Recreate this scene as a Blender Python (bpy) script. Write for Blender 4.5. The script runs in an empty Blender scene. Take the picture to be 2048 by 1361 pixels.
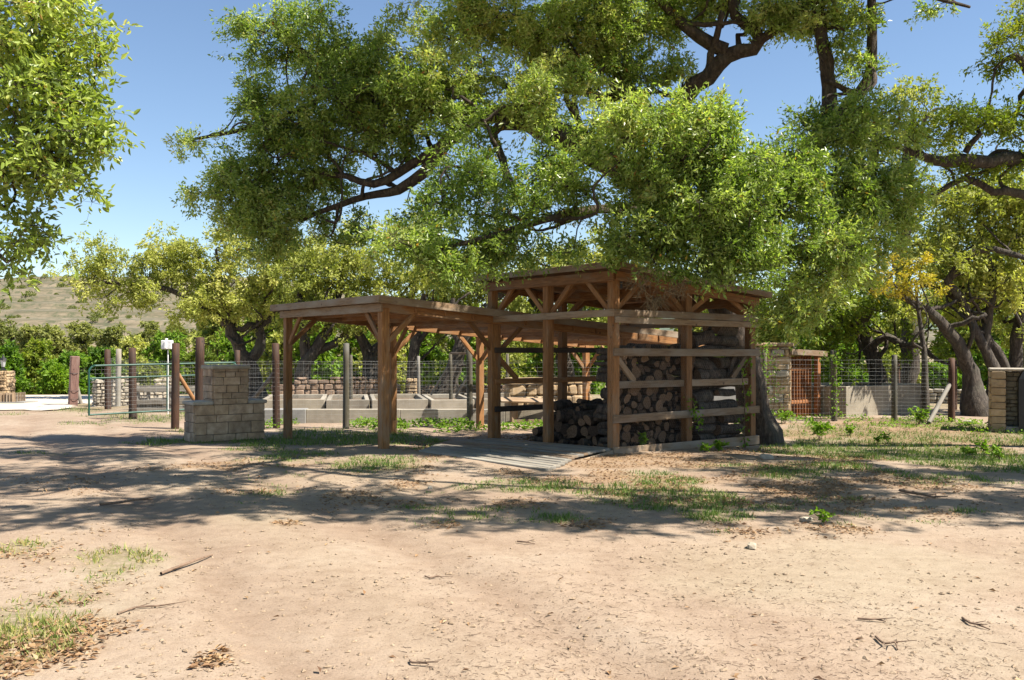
import bpy, bmesh, math, random
import numpy as np
from mathutils import Vector, Matrix

random.seed(11)
rng = np.random.default_rng(11)
R = math.radians
S = bpy.context.scene
COL = S.collection

# ------------------------------------------------------------------ camera, sky, sun, exposure
EYE, FPX, HZ = 1.6, 1850.0, 701.0
cam_d = bpy.data.cameras.new("camera")
cam_d.lens = 36.0 * FPX / 2048.0
cam_d.sensor_width = 36.0
cam_d.shift_y = 20.5 / 2048.0
cam_d.clip_start = 0.05
cam_d.clip_end = 6000.0
cam = bpy.data.objects.new("camera", cam_d)
cam.location = (0, 0, EYE)
cam.rotation_euler = (R(90), 0, 0)
COL.objects.link(cam)
S.camera = cam

SUN_AZ = Vector((0.95, -0.31))          # horizontal direction towards the sun
SUN_EL = 54.0
W = bpy.data.worlds.new("World")
S.world = W
W.use_nodes = True
wn = W.node_tree.nodes
sky = wn.new("ShaderNodeTexSky")
sky.sky_type = 'NISHITA'
sky.sun_disc = False
sky.sun_elevation = R(SUN_EL)
sky.sun_rotation = math.atan2(SUN_AZ.x, SUN_AZ.y)
sky.altitude = 300
sky.air_density = 1.0
sky.dust_density = 0.15
sky.ozone_density = 2.2
bg = wn["Background"]
bg.inputs[1].default_value = 0.07
W.node_tree.links.new(sky.outputs[0], bg.inputs[0])

sun_d = bpy.data.lights.new("sun", 'SUN')
sun_d.energy = 5.0
sun_d.angle = R(0.53)
sun_d.color = (1.0, 0.93, 0.82)
sun = bpy.data.objects.new("sun", sun_d)
_sd = Vector((SUN_AZ.x * math.cos(R(SUN_EL)), SUN_AZ.y * math.cos(R(SUN_EL)), math.sin(R(SUN_EL))))
sun.rotation_euler = _sd.to_track_quat('Z', 'Y').to_euler()
sun.location = (12, 4, 20)
COL.objects.link(sun)

S.view_settings.view_transform = 'Standard'
S.view_settings.look = 'None'
S.view_settings.exposure = 1.3
S.view_settings.gamma = 1.0
S.render.film_transparent = False
S.cycles.max_bounces = 6
S.cycles.diffuse_bounces = 4
S.cycles.glossy_bounces = 2
S.cycles.transmission_bounces = 4
S.cycles.transparent_max_bounces = 4
S.cycles.use_denoising = True
S.cycles.sample_clamp_indirect = 6.0

# ------------------------------------------------------------------ measuring helpers
def at(px, D): return (px - 1024.0) / FPX * D
def zt(py, D): return EYE - (py - HZ) / FPX * D
def pt(px, py, D): return Vector((at(px, D), D, zt(py, D)))

def sstep(a, b, x):
    t = np.clip((x - a) / (b - a), 0, 1)
    return t * t * (3 - 2 * t)

_lat = {}
def vnoise(x, y, scale, seed=0):
    x = np.asarray(x, float) / scale; y = np.asarray(y, float) / scale
    if seed not in _lat:
        _lat[seed] = np.random.default_rng(1000 + seed).random((256, 256))
    L = _lat[seed]
    xi = np.floor(x).astype(int); yi = np.floor(y).astype(int)
    fx = x - xi; fy = y - yi
    fx = fx * fx * (3 - 2 * fx); fy = fy * fy * (3 - 2 * fy)
    a = L[xi % 256, yi % 256]; b = L[(xi + 1) % 256, yi % 256]
    c = L[xi % 256, (yi + 1) % 256]; d = L[(xi + 1) % 256, (yi + 1) % 256]
    return (a * (1 - fx) + b * fx) * (1 - fy) + (c * (1 - fx) + d * fx) * fy

def fbm(x, y, scale, seed=0, oct=3):
    s = 0; w = 1; t = 0
    for k in range(oct):
        s = s + w * vnoise(x, y, scale / 2 ** k, seed + k); t += w; w *= 0.5
    return s / t

PATH = np.array([(.9, 1.0), (-.2, 4.5), (-1.5, 7.2), (-3.5, 10.6), (-6.4, 15.0), (-9.6, 20.0), (-12.5, 26.0), (-15, 31)])
def path_off(x, y):
    best = np.full(np.shape(x), 1e9); sg = np.zeros(np.shape(x))
    for a, b in zip(PATH[:-1], PATH[1:]):
        d = b - a; L2 = d @ d
        t = np.clip(((x - a[0]) * d[0] + (y - a[1]) * d[1]) / L2, 0, 1)
        ex = x - a[0] - t * d[0]; ey = y - a[1] - t * d[1]; q = np.hypot(ex, ey)
        s_ = np.sign(ex * d[1] - ey * d[0]); sg = np.where(q < best, s_, sg); best = np.minimum(best, q)
    return best * sg + .25 * (fbm(x, y, 2.0, 66, 2) - .5)
def rut_z(P):
    return -.028 * np.exp(-((np.abs(P) - .78) / .20) ** 2) + .018 * np.exp(-(P / .35) ** 2) + .012 * np.exp(-((np.abs(P) - 1.2) / .2) ** 2)
def gz(x, y):
    x = np.asarray(x, float); y = np.asarray(y, float)
    z = -0.20 * sstep(13.6, 20.0, y)
    z = z - 0.10 * sstep(3.2, 4.8, x) * sstep(12.5, 16, y) * (1 - sstep(18, 24, y))
    z = z + 0.05 * (fbm(x, y, 3.2, 3, 2) - 0.5) * sstep(45, 20, y) * (1 - 0.6 * sstep(12, 18, y))
    z = z - 1.5 * sstep(36, 60, y) + 6.0 * sstep(80, 330, y)
    return z + rut_z(path_off(x, y))
def G(x, y): return float(gz(x, y))
def gpt(px, py):
    D = 12.0
    for _ in range(12):
        D = (EYE - G(at(px, D), D)) * FPX / (py - HZ)
    return Vector((at(px, D), D, G(at(px, D), D)))

# ------------------------------------------------------------------ object helpers
WM = {}
def link(o, parent=None, M=None):
    COL.objects.link(o)
    if M is None: M = Matrix.Identity(4)
    WM[o.name] = M
    if parent is not None:
        o.parent = parent
        M = WM[parent.name].inverted() @ M
    o.matrix_basis = M
    return o
def tag(o, label=None, cat=None, group=None, kind=None):
    if label: o["label"] = label
    if cat: o["category"] = cat
    if group: o["group"] = group
    if kind: o["kind"] = kind
    return o
def empty(name, loc, label, cat, group=None, rz=0.0):
    o = bpy.data.objects.new(name, None)
    o.empty_display_size = 0.2
    link(o, None, Matrix.Translation(Vector(loc)) @ Matrix.Rotation(rz, 4, 'Z'))
    return tag(o, label, cat, group)

def sub_empty(name, parent, loc):
    o = bpy.data.objects.new(name, None); o.empty_display_size = .1
    return link(o, parent, Matrix.Translation(Vector(loc)))
def mk_mesh(name, V, quads=None, tris=None, mats=(), fmat=None, tint=None, smooth=False):
    V = np.asarray(V, np.float32)
    me = bpy.data.meshes.new(name)
    nq = 0 if quads is None else len(quads)
    nt = 0 if tris is None else len(tris)
    me.vertices.add(len(V)); me.vertices.foreach_set("co", V.ravel())
    loops = []; starts = []
    if nq:
        loops.append(np.asarray(quads, np.int32).ravel()); starts.append(np.arange(nq, dtype=np.int32) * 4)
    if nt:
        loops.append(np.asarray(tris, np.int32).ravel()); starts.append(nq * 4 + np.arange(nt, dtype=np.int32) * 3)
    lp = np.concatenate(loops); st = np.concatenate(starts)
    me.loops.add(len(lp)); me.loops.foreach_set("vertex_index", lp)
    me.polygons.add(nq + nt); me.polygons.foreach_set("loop_start", st)
    if fmat is not None: me.polygons.foreach_set("material_index", np.asarray(fmat, np.int32))
    for m in mats: me.materials.append(m)
    me.update(calc_edges=True)
    me.polygons.foreach_set("use_smooth", np.full(nq + nt, smooth, bool))
    if tint is not None:
        a = me.attributes.new("tint", 'FLOAT', 'FACE')
        a.data.foreach_set("value", np.asarray(tint, np.float32))
    return me
def mobj(name, me, parent=None, M=None, **kw):
    return tag(link(bpy.data.objects.new(name, me), parent, M), **kw)

_boxes = {}
def box_mesh(sx, sy, sz, mat, bev=0.006, wob=0.0):
    key = (round(sx, 3), round(sy, 3), round(sz, 3), mat.name, bev, wob)
    if wob == 0 and key in _boxes: return _boxes[key]
    bm = bmesh.new()
    bmesh.ops.create_cube(bm, size=1.0)
    bmesh.ops.scale(bm, vec=(sx, sy, sz), verts=bm.verts)
    if wob:
        bmesh.ops.subdivide_edges(bm, edges=[e for e in bm.edges if abs(e.verts[0].co.x - e.verts[1].co.x) > sx * 0.5], cuts=4)
        a = [random.uniform(-1, 1) for _ in range(4)]
        for v in bm.verts:
            t = v.co.x / sx
            v.co.y += wob * (a[0] * (t * t * 4 - .5) + a[1] * math.sin(t * 6 + a[2]) * .4)
            v.co.z += wob * (a[3] * (t * t * 4 - .5) + a[0] * math.sin(t * 7 + a[1]) * .4)
    if bev:
        ed = [e for e in bm.edges if len(e.link_faces) == 2 and e.calc_face_angle(0) > 0.5]
        bmesh.ops.bevel(bm, geom=ed, offset=bev, segments=1, affect='EDGES', clamp_overlap=True)
    me = bpy.data.meshes.new("board")
    bm.to_mesh(me); bm.free()
    me.materials.append(mat)
    _boxes[key] = me
    return me
def frame(p0, p1, up=Vector((0, 0, 1))):
    p0 = Vector(p0); p1 = Vector(p1)
    x = (p1 - p0).normalized()
    up = Vector(up)
    if abs(x.dot(up)) > 0.98: up = Vector((U.x, U.y, 0)) if 'U' in globals() else Vector((1, 0, 0))
    y = up.cross(x).normalized(); z = x.cross(y)
    M = Matrix((x, y, z)).transposed().to_4x4()
    M.translation = (p0 + p1) / 2
    return M, (p1 - p0).length
def board(name, p0, p1, w, h, mat, parent, up=(0, 0, 1), bev=0.006, wob=0.0, **kw):
    M, L = frame(p0, p1, up)
    return mobj(name, box_mesh(L, w, h, mat, bev, wob), parent, M, **kw)

def segs(P0, P1, r0, r1, sides=3):
    P0 = np.asarray(P0, float); P1 = np.asarray(P1, float)
    n = len(P0)
    r0 = np.broadcast_to(np.asarray(r0, float), (n,)); r1 = np.broadcast_to(np.asarray(r1, float), (n,))
    d = P1 - P0; L = np.linalg.norm(d, axis=1, keepdims=True); d = d / np.maximum(L, 1e-9)
    ref = np.where(np.abs(d[:, 2:3]) > 0.9, np.array([[1., 0, 0]]), np.array([[0, 0, 1.]]))
    a = np.cross(d, ref); a /= np.linalg.norm(a, axis=1, keepdims=True); b = np.cross(d, a)
    V = np.zeros((n, 2 * sides, 3)); Q = np.zeros((n, sides, 4), int)
    base = np.arange(n) * 2 * sides
    for k in range(sides):
        t = 2 * math.pi * k / sides
        o = a * math.cos(t) + b * math.sin(t)
        V[:, k] = P0 + o * r0[:, None]; V[:, sides + k] = P1 + o * r1[:, None]
        k2 = (k + 1) % sides
        Q[:, k] = np.stack([base + k, base + k2, base + sides + k2, base + sides + k], 1)
    return V.reshape(-1, 3), Q.reshape(-1, 4)

def catmull(P, Rr, step=0.25):
    P = np.asarray(P, float); Rr = np.asarray(Rr, float)
    X = np.concatenate([[2 * P[0] - P[1]], P, [2 * P[-1] - P[-2]]])
    out = []; ro = []
    for i in range(len(P) - 1):
        p0, p1, p2, p3 = X[i], X[i + 1], X[i + 2], X[i + 3]
        n = max(2, int(np.linalg.norm(p2 - p1) / step))
        for k in range(n):
            t = k / n
            out.append(0.5 * (2 * p1 + (p2 - p0) * t + (2 * p0 - 5 * p1 + 4 * p2 - p3) * t * t + (3 * p1 - 3 * p2 + p3 - p0) * t ** 3))
            ro.append(Rr[i] * (1 - t) + Rr[i + 1] * t)
    out.append(P[-1]); ro.append(Rr[-1])
    return np.array(out), np.array(ro)
def tube(P, Rr, sides=12, rough=0.08, seed=0):
    P = np.asarray(P); n = len(P)
    T = np.gradient(P, axis=0); T /= np.linalg.norm(T, axis=1, keepdims=True)
    a = np.cross(T[0], [0.3, 1, 0.2]); a /= np.linalg.norm(a)
    r = np.random.default_rng(seed)
    ph = r.random(8) * 6.28
    V = []
    for i in range(n):
        a = a - T[i] * np.dot(a, T[i]); a /= np.linalg.norm(a); b = np.cross(T[i], a)
        th = np.arange(sides) * 2 * math.pi / sides
        rad = Rr[i] * (1 + rough * (np.sin(3 * th + ph[0] + i * .13) + .7 * np.sin(5 * th + ph[1] - i * .21) + .6 * math.sin(i * .5 + ph[2]))
                       + rough * 0.8 * (r.random(sides) - .5))
        V.append(P[i] + np.outer(np.cos(th) * rad, a) + np.outer(np.sin(th) * rad, b))
    V = np.concatenate(V)
    i = np.arange(n - 1)[:, None]; k = np.arange(sides)[None, :]; k2 = (k + 1) % sides
    Q = np.stack([i * sides + k, i * sides + k2, (i + 1) * sides + k2, (i + 1) * sides + k], -1).reshape(-1, 4)
    return V, Q
def join(parts):
    Vs = []; Qs = []; o = 0
    for V, Q in parts:
        Vs.append(V); Qs.append(np.asarray(Q) + o); o += len(V)
    return np.concatenate(Vs), np.concatenate(Qs)

# ------------------------------------------------------------------ materials
def new_mat(name):
    m = bpy.data.materials.new(name); m.use_nodes = True
    nt = m.node_tree
    return m, nt, nt.nodes["Principled BSDF"], nt.nodes["Material Output"]
def N(nt, t, **kw):
    n = nt.nodes.new(t)
    for k, v in kw.items(): setattr(n, k, v)
    return n
def ramp(nt, fac, stops):
    r = N(nt, "ShaderNodeValToRGB")
    el = r.color_ramp.elements
    while len(el) < len(stops): el.new(0.5)
    for e, (p, c) in zip(el, stops):
        e.position = p; e.color = (*c, 1)
    nt.links.new(fac, r.inputs[0])
    return r.outputs[0]
def mixc(nt, f, a, b, blend='MIX'):
    m = N(nt, "ShaderNodeMix", data_type='RGBA', blend_type=blend)
    for s, v in ((m.inputs[0], f), (m.inputs[6], a), (m.inputs[7], b)):
        if hasattr(v, 'type'): nt.links.new(v, s)
        elif isinstance(v, tuple): s.default_value = (*v, 1)
        else: s.default_value = v
    return m.outputs[2]
def coords(nt, scale=(1, 1, 1), src="Object", rnd=True):
    tc = N(nt, "ShaderNodeTexCoord"); mp = N(nt, "ShaderNodeMapping")
    mp.inputs["Scale"].default_value = scale
    nt.links.new(tc.outputs[src], mp.inputs[0])
    if rnd:
        oi = N(nt, "ShaderNodeObjectInfo"); mu = N(nt, "ShaderNodeMath", operation='MULTIPLY')
        mu.inputs[1].default_value = 37.0
        nt.links.new(oi.outputs["Random"], mu.inputs[0]); nt.links.new(mu.outputs[0], mp.inputs["Location"])
    return mp.outputs[0]
def noise(nt, vec, scale, detail=4, rough=0.6, dist=0.0):
    n = N(nt, "ShaderNodeTexNoise")
    n.inputs["Scale"].default_value = scale; n.inputs["Detail"].default_value = detail
    n.inputs["Roughness"].default_value = rough; n.inputs["Distortion"].default_value = dist
    nt.links.new(vec, n.inputs["Vector"])
    return n.outputs["Fac"]
def bump(nt, bsdf, h, strength=0.5, dist=0.01):
    b = N(nt, "ShaderNodeBump"); b.inputs["Strength"].default_value = strength; b.inputs["Distance"].default_value = dist
    nt.links.new(h, b.inputs["Height"]); nt.links.new(b.outputs[0], bsdf.inputs["Normal"])

def wood_mat(name, dark, mid, light, grey, greyness=0.4, rough=0.8):
    m, nt, p, o = new_mat(name)
    v = coords(nt, (1.2, 14, 14))
    g = noise(nt, v, 3.0, 6, 0.65, 0.6)
    c = ramp(nt, g, [(0.25, dark), (0.5, mid), (0.75, light)])
    v2 = coords(nt, (1.0, 3, 3))
    w = noise(nt, v2, 1.6, 5, 0.6)
    wf = ramp(nt, w, [(0.62 - greyness * .4, (0, 0, 0)), (0.80 - greyness * .3, (1, 1, 1))])
    c = mixc(nt, wf, c, grey)
    v3 = coords(nt, (1, 1, 1)); kn = N(nt, "ShaderNodeTexVoronoi"); kn.inputs["Scale"].default_value = 2.3
    nt.links.new(v3, kn.inputs["Vector"])
    kf = ramp(nt, kn.outputs["Distance"], [(0.035, (1, 1, 1)), (0.07, (0, 0, 0))])
    c = mixc(nt, kf, c, tuple(x * .35 for x in mid))
    oi = N(nt, "ShaderNodeObjectInfo")
    tint = ramp(nt, oi.outputs["Random"], [(0, (.72, .70, .70)), (1, (1.2, 1.15, 1.1))])
    c = mixc(nt, 1.0, c, tint, 'MULTIPLY')
    nt.links.new(c, p.inputs["Base Color"]); p.inputs["Roughness"].default_value = rough
    bump(nt, p, g, 0.45, 0.006)
    return m
M_CEDAR = wood_mat("cedar_wood", (.09, .040, .012), (.245, .115, .037), (.35, .185, .068), (.25, .18, .115), 0.28)
M_WEATH = wood_mat("weathered_wood", (.10, .062, .034), (.21, .142, .082), (.30, .215, .135), (.26, .22, .17), 0.5)
M_GREYW = wood_mat("grey_wood", (.11, .095, .075), (.20, .18, .148), (.28, .255, .21), (.24, .235, .21), 0.6, 0.9)
M_SHADEDW = wood_mat("shaded_dark_wood", (.02, .014, .01), (.045, .03, .02), (.07, .05, .035), (.06, .05, .045), 0.3)  # near-black tone carries the shade on the rear shed rails
M_REDP = wood_mat("red_brown_post", (.013, .006, .003), (.052, .021, .009), (.115, .050, .020), (.035, .022, .015), 0.35)
M_GREENP = wood_mat("green_grey_post", (.035, .03, .018), (.075, .065, .04), (.12, .105, .07), (.10, .10, .085), 0.4)
M_DOORW = wood_mat("door_wood", (.10, .038, .012), (.26, .105, .034), (.38, .17, .06), (.26, .15, .08), 0.15)
M_MAROON = wood_mat("maroon_post", (.06, .03, .025), (.135, .075, .062), (.20, .12, .10), (.18, .125, .105), 0.4)

def stone_mat(name, a, b, c, sc=6.0, bs=0.5, dirt=(.16, .13, .10)):
    m, nt, p, o = new_mat(name)
    v = coords(nt)
    tcw = N(nt, "ShaderNodeNewGeometry")
    n1 = noise(nt, tcw.outputs["Position"], sc, 8, 0.65)
    col = ramp(nt, n1, [(0.3, a), (0.5, b), (0.7, c)])
    n2 = noise(nt, tcw.outputs["Position"], sc * 0.45, 5, 0.6)
    df = ramp(nt, n2, [(0.54, (0, 0, 0)), (0.74, (.75, .75, .75))])
    col = mixc(nt, df, col, dirt)
    oi = N(nt, "ShaderNodeObjectInfo")
    tint = ramp(nt, oi.outputs["Random"], [(0, (.70, .68, .66)), (0.4, (1.0, .93, .82)), (0.7, (1.0, .97, .93)), (1, (1.2, 1.15, 1.08))])
    col = mixc(nt, 1.0, col, tint, 'MULTIPLY')
    nt.links.new(col, p.inputs["Base Color"]); p.inputs["Roughness"].default_value = 0.92
    n3 = noise(nt, tcw.outputs["Position"], 40, 6, 0.7)
    bump(nt, p, n3, bs, 0.012)
    return m
M_LIME = stone_mat("limestone", (.27, .19, .125), (.41, .305, .21), (.53, .42, .31), dirt=(.13, .10, .075))
M_LIMEW = stone_mat("pale_rubble_stone", (0.270, 0.240, 0.195), (0.360, 0.330, 0.277), (0.450, 0.413, 0.352))
M_LIMEO = stone_mat("ochre_stone", (0.255, 0.180, 0.105), (0.352, 0.262, 0.161), (0.435, 0.338, 0.225))
M_BRICKY = stone_mat("red_tan_stone", (.15, .10, .07), (.21, .148, .108), (.27, .20, .15))
M_MORTAR = stone_mat("mortar", (.15, .13, .105), (.20, .175, .14), (.25, .22, .18), 20)
M_CONC = stone_mat("concrete", (.22, .20, .165), (.28, .26, .22), (.34, .315, .27), 2.5, .3, (.15, .125, .095))
M_GREYC = stone_mat("grey_concrete", (0.182, 0.185, 0.189), (0.231, 0.234, 0.234), (0.280, 0.280, 0.273), 2.5, 0.3, (0.140, 0.140, 0.133))
M_PLASTER = stone_mat("rubble_plaster", (0.304, 0.248, 0.160), (0.400, 0.336, 0.240), (0.480, 0.416, 0.320), 9, 0.9)

def bark_mat(name, a, b, c):
    m, nt, p, o = new_mat(name)
    ge = N(nt, "ShaderNodeNewGeometry"); mp = N(nt, "ShaderNodeMapping")
    mp.inputs["Scale"].default_value = (1, 1, .35)
    nt.links.new(ge.outputs["Position"], mp.inputs[0])
    n1 = noise(nt, mp.outputs[0], 16, 8, 0.7, 0.5)
    col = ramp(nt, n1, [(0.36, a), (0.52, b), (0.70, c)])
    n2 = noise(nt, ge.outputs["Position"], 2.2, 3)
    col = mixc(nt, ramp(nt, n2, [(.5, (0, 0, 0)), (.72, (.6, .6, .6))]), col, (.09, .085, .06))
    nt.links.new(col, p.inputs["Base Color"]); p.inputs["Roughness"].default_value = 0.95
    bump(nt, p, n1, 1.0, 0.05)
    return m
M_BARK = bark_mat("oak_bark", (.02, .014, .010), (.06, .042, .030), (.13, .098, .072))
M_BARK2 = bark_mat("grey_oak_bark", (.022, .017, .013), (.06, .047, .036), (.13, .105, .082))
M_LOGB = bark_mat("log_bark", (.02, .016, .012), (.075, .055, .042), (.17, .13, .10))

def end_mat():
    m, nt, p, o = new_mat("log_end")
    tc = N(nt, "ShaderNodeTexCoord"); sp = N(nt, "ShaderNodeSeparateXYZ")
    nt.links.new(tc.outputs["Object"], sp.inputs[0])
    cb = N(nt, "ShaderNodeCombineXYZ"); nt.links.new(sp.outputs[1], cb.inputs[0]); nt.links.new(sp.outputs[2], cb.inputs[1])
    ln = N(nt, "ShaderNodeVectorMath", operation='LENGTH'); nt.links.new(cb.outputs[0], ln.inputs[0])
    nz = noise(nt, coords(nt), 5, 4)
    ad = N(nt, "ShaderNodeMath", operation='MULTIPLY_ADD'); ad.inputs[1].default_value = 0.25
    nt.links.new(nz, ad.inputs[0]); nt.links.new(ln.outputs["Value"], ad.inputs[2])
    mu = N(nt, "ShaderNodeMath", operation='MULTIPLY'); mu.inputs[1].default_value = 42; nt.links.new(ad.outputs[0], mu.inputs[0])
    sn = N(nt, "ShaderNodeMath", operation='SINE'); nt.links.new(mu.outputs[0], sn.inputs[0])
    c = ramp(nt, sn.outputs[0], [(0.0, (.08, .046, .024)), (1.0, (.14, .085, .046))])
    c = mixc(nt, ramp(nt, nz, [(.45, (0, 0, 0)), (.7, (1, 1, 1))]), c, (.22, .15, .10))
    oi = N(nt, "ShaderNodeObjectInfo")
    c = mixc(nt, 1.0, c, ramp(nt, oi.outputs["Random"], [(0, (.35, .30, .28)), (.5, (.8, .75, .7)), (1, (1.35, 1.25, 1.15))]), 'MULTIPLY')
    nt.links.new(c, p.inputs["Base Color"]); p.inputs["Roughness"].default_value = 0.9
    return m
M_LOGE = end_mat()

def leaf_mat(name, stops, transl=0.42, rough=0.34, tl=(1.15, 1.25, .5), spec=.5):
    m, nt, p, o = new_mat(name)
    a = N(nt, "ShaderNodeAttribute", attribute_name="tint")
    c = ramp(nt, a.outputs["Fac"], stops)
    nt.links.new(c, p.inputs["Base Color"]); p.inputs["Roughness"].default_value = rough
    p.inputs["Specular IOR Level"].default_value = spec
    tr = N(nt, "ShaderNodeBsdfTranslucent")
    nt.links.new(mixc(nt, 1.0, c, tl, 'MULTIPLY'), tr.inputs[0])
    mx = N(nt, "ShaderNodeMixShader"); mx.inputs[0].default_value = transl
    nt.links.new(p.outputs[0], mx.inputs[1]); nt.links.new(tr.outputs[0], mx.inputs[2]); nt.links.new(mx.outputs[0], o.inputs[0])
    return m
M_OAKL = leaf_mat("live_oak_leaf", [(0, (.08, .13, .026)), (.35, (.195, .285, .055)), (.7, (.37, .445, .13)), (.92, (.52, .575, .25)), (.965, (.44, .33, .06)), (1, (.30, .12, .03))], .52)
M_OAKL2 = leaf_mat("near_oak_leaf", [(0, (.12, .17, .03)), (.4, (.26, .34, .06)), (.75, (.40, .46, .10)), (.93, (.46, .47, .13)), (1, (.34, .17, .05))])
M_OLIVE = leaf_mat("olive_oak_leaf", [(0, (.165, .20, .04)), (.4, (.33, .36, .08)), (.8, (.45, .46, .125)), (1, (.52, .49, .15))], rough=.55, spec=.3)
M_DARKL = leaf_mat("dark_oak_leaf", [(0, (.07, .105, .014)), (.5, (.17, .235, .026)), (.9, (.29, .35, .04)), (1, (.34, .31, .05))], rough=.55, spec=.3)
M_YELL = leaf_mat("yellow_leaf", [(0, (.30, .27, .04)), (.5, (.48, .40, .045)), (1, (.56, .40, .05))], rough=.55, spec=.3)
M_BUSH = leaf_mat("bush_leaf", [(0, (.06, .125, .012)), (.5, (.15, .27, .022)), (1, (.27, .38, .04))], rough=.55, spec=.3)
M_FAR = leaf_mat("far_oak_leaf", [(0, (.13, .155, .045)), (.5, (.22, .24, .07)), (1, (.30, .31, .09))], rough=.55, spec=.3)
M_GRASS = leaf_mat("grass_blade", [(0, (.05, .10, .018)), (.5, (.12, .20, .03)), (.8, (.21, .26, .055)), (1, (.38, .31, .12))], .3, .6)
M_DRY = leaf_mat("dry_leaf", [(0, (.10, .05, .025)), (.4, (.25, .14, .065)), (.8, (.32, .205, .10)), (1, (.40, .28, .155))], .12, .75, (1, .9, .7))
M_MOSS = leaf_mat("dry_moss", [(0, (.12, .085, .045)), (1, (.30, .22, .12))], .2, .9, (1, .9, .7))

def plain(name, col, rough=0.5, metal=0.0, nscale=12, var=0.25, bs=0.1):
    m, nt, p, o = new_mat(name)
    ge = N(nt, "ShaderNodeNewGeometry")
    n = noise(nt, ge.outputs["Position"], nscale, 5)
    c = ramp(nt, n, [(.3, tuple(x * (1 - var) for x in col)), (.7, tuple(min(1, x * (1 + var)) for x in col))])
    nt.links.new(c, p.inputs["Base Color"]); p.inputs["Roughness"].default_value = rough; p.inputs["Metallic"].default_value = metal
    if bs: bump(nt, p, n, bs, 0.01)
    return m
M_WIRE = plain("galvanised_wire", (.40, .40, .385), .5, .3, bs=0)
M_CHICK = plain("chicken_wire", (.22, .20, .18), .5, .3, bs=0)
M_GATE = plain("green_gate_paint", (.010, .062, .042), .45)
M_WHITE = plain("white_paint", (.75, .75, .74), .5)
M_BLACK = plain("black_metal", (.02, .02, .02), .45, .2)
M_SOOT = plain("charcoal_steel", (.035, .035, .037), .55, .3)
M_SOIL = plain("bed_soil", (.12, .085, .055), .95, 0, 20, .4, .8)
M_TARP = plain("tin_sheet", (.30, .31, .32), .5, .4)
M_GLASS = plain("lantern_glass", (.35, .36, .36), .15)
M_PEB = stone_mat("pebble", (.20, .15, .105), (.29, .225, .165), (.38, .31, .24), 30)
M_TWIG = plain("twig_bark", (.16, .105, .07), .9, 0, 30, .4)

# ------------------------------------------------------------------ ground
def ell(list_):
    out = []
    for (px, py, rx, ry, w) in list_:
        a = gpt(px, py + ry); b = gpt(px, max(py - ry, HZ + 40)); c = gpt(px, py)
        out.append((c.x, (a.y + b.y) / 2, rx * c.y / FPX, max((b.y - a.y) / 2, .2), w))
    return out
def field(E, x, y):
    f = np.zeros(np.shape(x))
    for (cx, cy, rx, ry, w) in E:
        d = ((x - cx) / rx) ** 2 + ((y - cy) / ry) ** 2
        f = np.maximum(f, w * np.clip(1.25 - d, 0, 1))
    return f
E_GRASS = ell([(740, 930, 130, 22, 1.0), (600, 905, 110, 18, .85), (560, 932, 160, 22, .65), (700, 880, 210, 22, 1.5), (620, 870, 100, 16, 1.5), (840, 890, 90, 18, .9),
               (1300, 1000, 240, 28, 1.25), (1060, 975, 150, 18, 1.0), (920, 975, 50, 11, .7), (1130, 1036, 90, 13, .85), (1440, 1032, 100, 22, .75), (850, 1045, 60, 10, .4),
               (1880, 915, 330, 55, 1.35), (1980, 870, 190, 36, 1.2), (1660, 890, 180, 38, 1.1), (1780, 865, 300, 28, .8), (1600, 960, 170, 30, .45),
               (1540, 1072, 150, 18, .3), (1760, 1000, 260, 25, .42), (1690, 1050, 30, 9, .9), (1900, 1010, 150, 20, .4),
               (50, 1130, 110, 55, .5), (150, 1190, 70, 26, .5), (60, 1290, 170, 70, .5), (180, 1300, 80, 40, .35),
               (250, 842, 120, 16, .95), (430, 850, 80, 18, .95), (340, 884, 90, 10, .6), (20, 828, 70, 9, .5), (170, 820, 60, 6, 1), (400, 830, 300, 10, .8),
               (100, 905, 80, 10, .35), (450, 905, 120, 9, .35), (450, 883, 100, 6, 1.3), (375, 880, 30, 8, 1.2), (1000, 1000, 500, 42, .58), (650, 940, 330, 34, .62), (1500, 1000, 420, 55, .66), (1750, 960, 350, 40, .7), (70, 1200, 150, 130, .62), (200, 1180, 60, 30, .5), (30, 1100, 90, 30, .6), (250, 1320, 60, 40, .4), (1350, 955, 260, 18, .4)])
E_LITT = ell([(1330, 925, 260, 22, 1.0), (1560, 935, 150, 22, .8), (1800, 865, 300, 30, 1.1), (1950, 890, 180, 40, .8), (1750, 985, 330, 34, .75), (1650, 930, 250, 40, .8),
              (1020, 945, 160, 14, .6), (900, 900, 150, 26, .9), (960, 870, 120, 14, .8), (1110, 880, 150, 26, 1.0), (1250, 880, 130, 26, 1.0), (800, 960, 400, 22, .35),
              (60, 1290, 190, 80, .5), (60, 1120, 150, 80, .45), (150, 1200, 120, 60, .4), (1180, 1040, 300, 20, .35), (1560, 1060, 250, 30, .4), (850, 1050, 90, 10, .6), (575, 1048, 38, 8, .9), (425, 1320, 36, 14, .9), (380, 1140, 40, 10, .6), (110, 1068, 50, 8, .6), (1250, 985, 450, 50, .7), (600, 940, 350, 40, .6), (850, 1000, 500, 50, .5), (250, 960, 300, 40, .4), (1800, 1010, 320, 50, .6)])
def grass_f(x, y):
    g = field(E_GRASS, x, y)
    n = fbm(x, y, 0.9, 21, 4)
    return np.clip((g * 1.3 - 0.66 + (n - 0.5) * 3.2) * 1.4, 0, 1) * (g > 0.02)
def far_f(x, y): return sstep(26, 30, y) * 0.75
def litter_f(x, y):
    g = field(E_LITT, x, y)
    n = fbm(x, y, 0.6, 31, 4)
    return np.clip((g * 1.1 - 0.5 + (n - .5) * 2.0) * 1.6, 0, 1) * (g > 0.02)

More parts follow.
